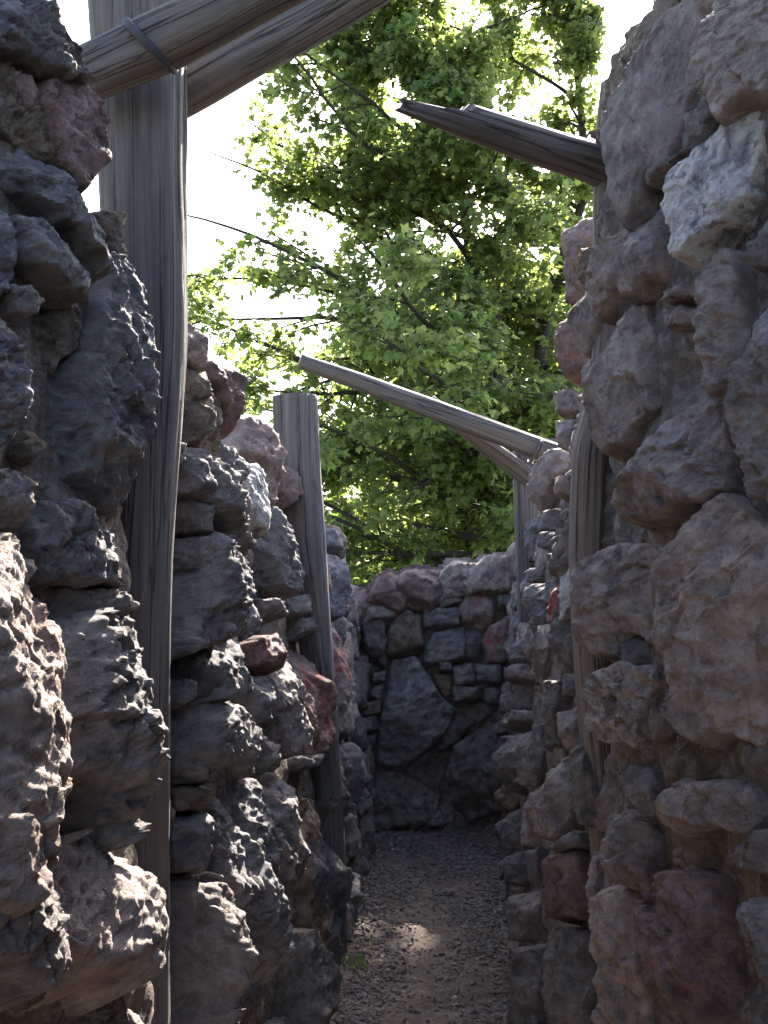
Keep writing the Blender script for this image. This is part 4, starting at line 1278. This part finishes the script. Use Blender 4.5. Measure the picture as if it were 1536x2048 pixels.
def env(Yc):
    e = [(1290, 690), (1080, 660), (900, 560), (760, 470), (690, 440), (610, 385), (540, 410), (470, 450), (400, 440), (330, 490), (270, 500), (190, 570), (120, 600), (60, 640), (0, 720), (-120, 800), (-300, 900)]
    out = []
    for py, px in e: out.append((EYE + (HY - py) / FPX * Yc, (px - 40 - CX) / FPX * Yc))
    return out
def mk_limbs(r, z0, z1, n, az0, az1, L0, L1, rise):
    out = []
    for i in range(n):
        z = z0 + (z1 - z0) * (i + r.uniform(0, .9)) / n
        f = (z - z0) / (z1 - z0)
        out.append((z, r.uniform(az0, az1), (L0 + (L1 - L0) * f) * r.uniform(.8, 1.15), rise + .5 * f + r.normal(0, .12)))
    return out
rt = np.random.default_rng(77)
K1 = Keep(env(13.), 9.8)
TY = 13.2
def tpx(l, Y): return [at(a, b, Y) for a, b in l]
Tr1 = tpx([(1012, 1440), (1010, 1150), (1002, 900), (998, 780), (960, 620), (935, 480), (915, 330), (890, 150), (880, -100), (870, -260)], TY)
L1 = mk_limbs(rt, 1.0, 8.3, 27, R(-200), R(50), 4.1, 3.1, .12) + mk_limbs(rt, 1.6, 8.0, 12, R(150), R(215), 2.0, 1.3, .25) + mk_limbs(rt, 1.4, 8.2, 18, R(-108), R(-65), 4.7, 3.3, .1)
nA = tree('maple_tree', 'leafy maple whose crown spreads into the bright sky, its thin trunk behind the slanting pole', Tr1, [.10, .095, .09, .08, .065, .055, .045, .035, .025, .015], L1, 101, K1, .078, 8, M_leaf, singles=300)
Tr2 = tpx([(1080, 1440), (1078, 1150), (1076, 880), (1080, 700), (1120, 520), (1168, 400), (1165, 250), (1150, 100), (1140, -80), (1130, -260)], 14.4)
K2 = Keep(env(14.), 10.2)
L2 = mk_limbs(rt, 1.0, 9.3, 30, R(-130), R(40), 3.8, 2.2, .2) + mk_limbs(rt, 1.6, 9.0, 14, R(150), R(230), 2.2, 1.4, .25)
nB = tree('maple_tree', 'maple with forked upright limbs showing above the broken beam', Tr2, [.11, .10, .095, .085, .07, .06, .05, .04, .03, .02], L2, 102, K2, .084, 6, M_leaf)
# more trees farther back close the view low down
class KeepB(Keep):
    def __call__(s, P):
        e = np.interp(P[:, 2], s.z, s.x)
        return (P[:, 0] > e) & (P[:, 2] < s.zt) & (P[:, 2] > .2)
back = [('dark broad tree standing behind the two maples, low between grey wall and slim post', 820, 20., 6.0, 111),
        ('tree behind the maples, above the reddish coping', 980, 22., 7.5, 112),
        ('tree behind the maples, next to the mauve-brown wall', 1150, 21., 7.5, 113)]
for lb, px, Y, H, sd2 in back:
    tr3 = tpx([(px, 1350), (px + 5, 1100)], Y); x0 = tr3[0][0]
    tr3 = [np.array([x0, Y, -.1]), np.array([x0 + .1, Y, 2]), np.array([x0, Y, H * .6]), np.array([x0 + .1, Y, H])]
    kb = KeepB([(0, (672 - CX) / FPX * Y), (EYE + (HY - 900) / FPX * Y, (640 - CX) / FPX * Y), (EYE + (HY - 760) / FPX * Y, (560 - CX) / FPX * Y), (EYE + (HY - 600) / FPX * Y, (800 - CX) / FPX * Y), (12, 3)], H)
    Lb = mk_limbs(rt, .5, H * .93, 20, R(-180), R(180), 3.2, 1.6, .1)
    tree('broadleaf_tree', lb, tr3, [.2, .17, .1, .02], Lb, sd2, kb, .21, 6, M_leaf2, simple=True, twigs_per=6)
print('STONES', len(TRACED['L']), nL, len(TRACED['R']), nR, len(TRACED['E']), nE, 'LEAVES', nA, nB)
print('TRIS', sum(len(o.data.loops) - 2 * len(o.data.polygons) for o in bpy.data.objects if o.type == 'MESH'))
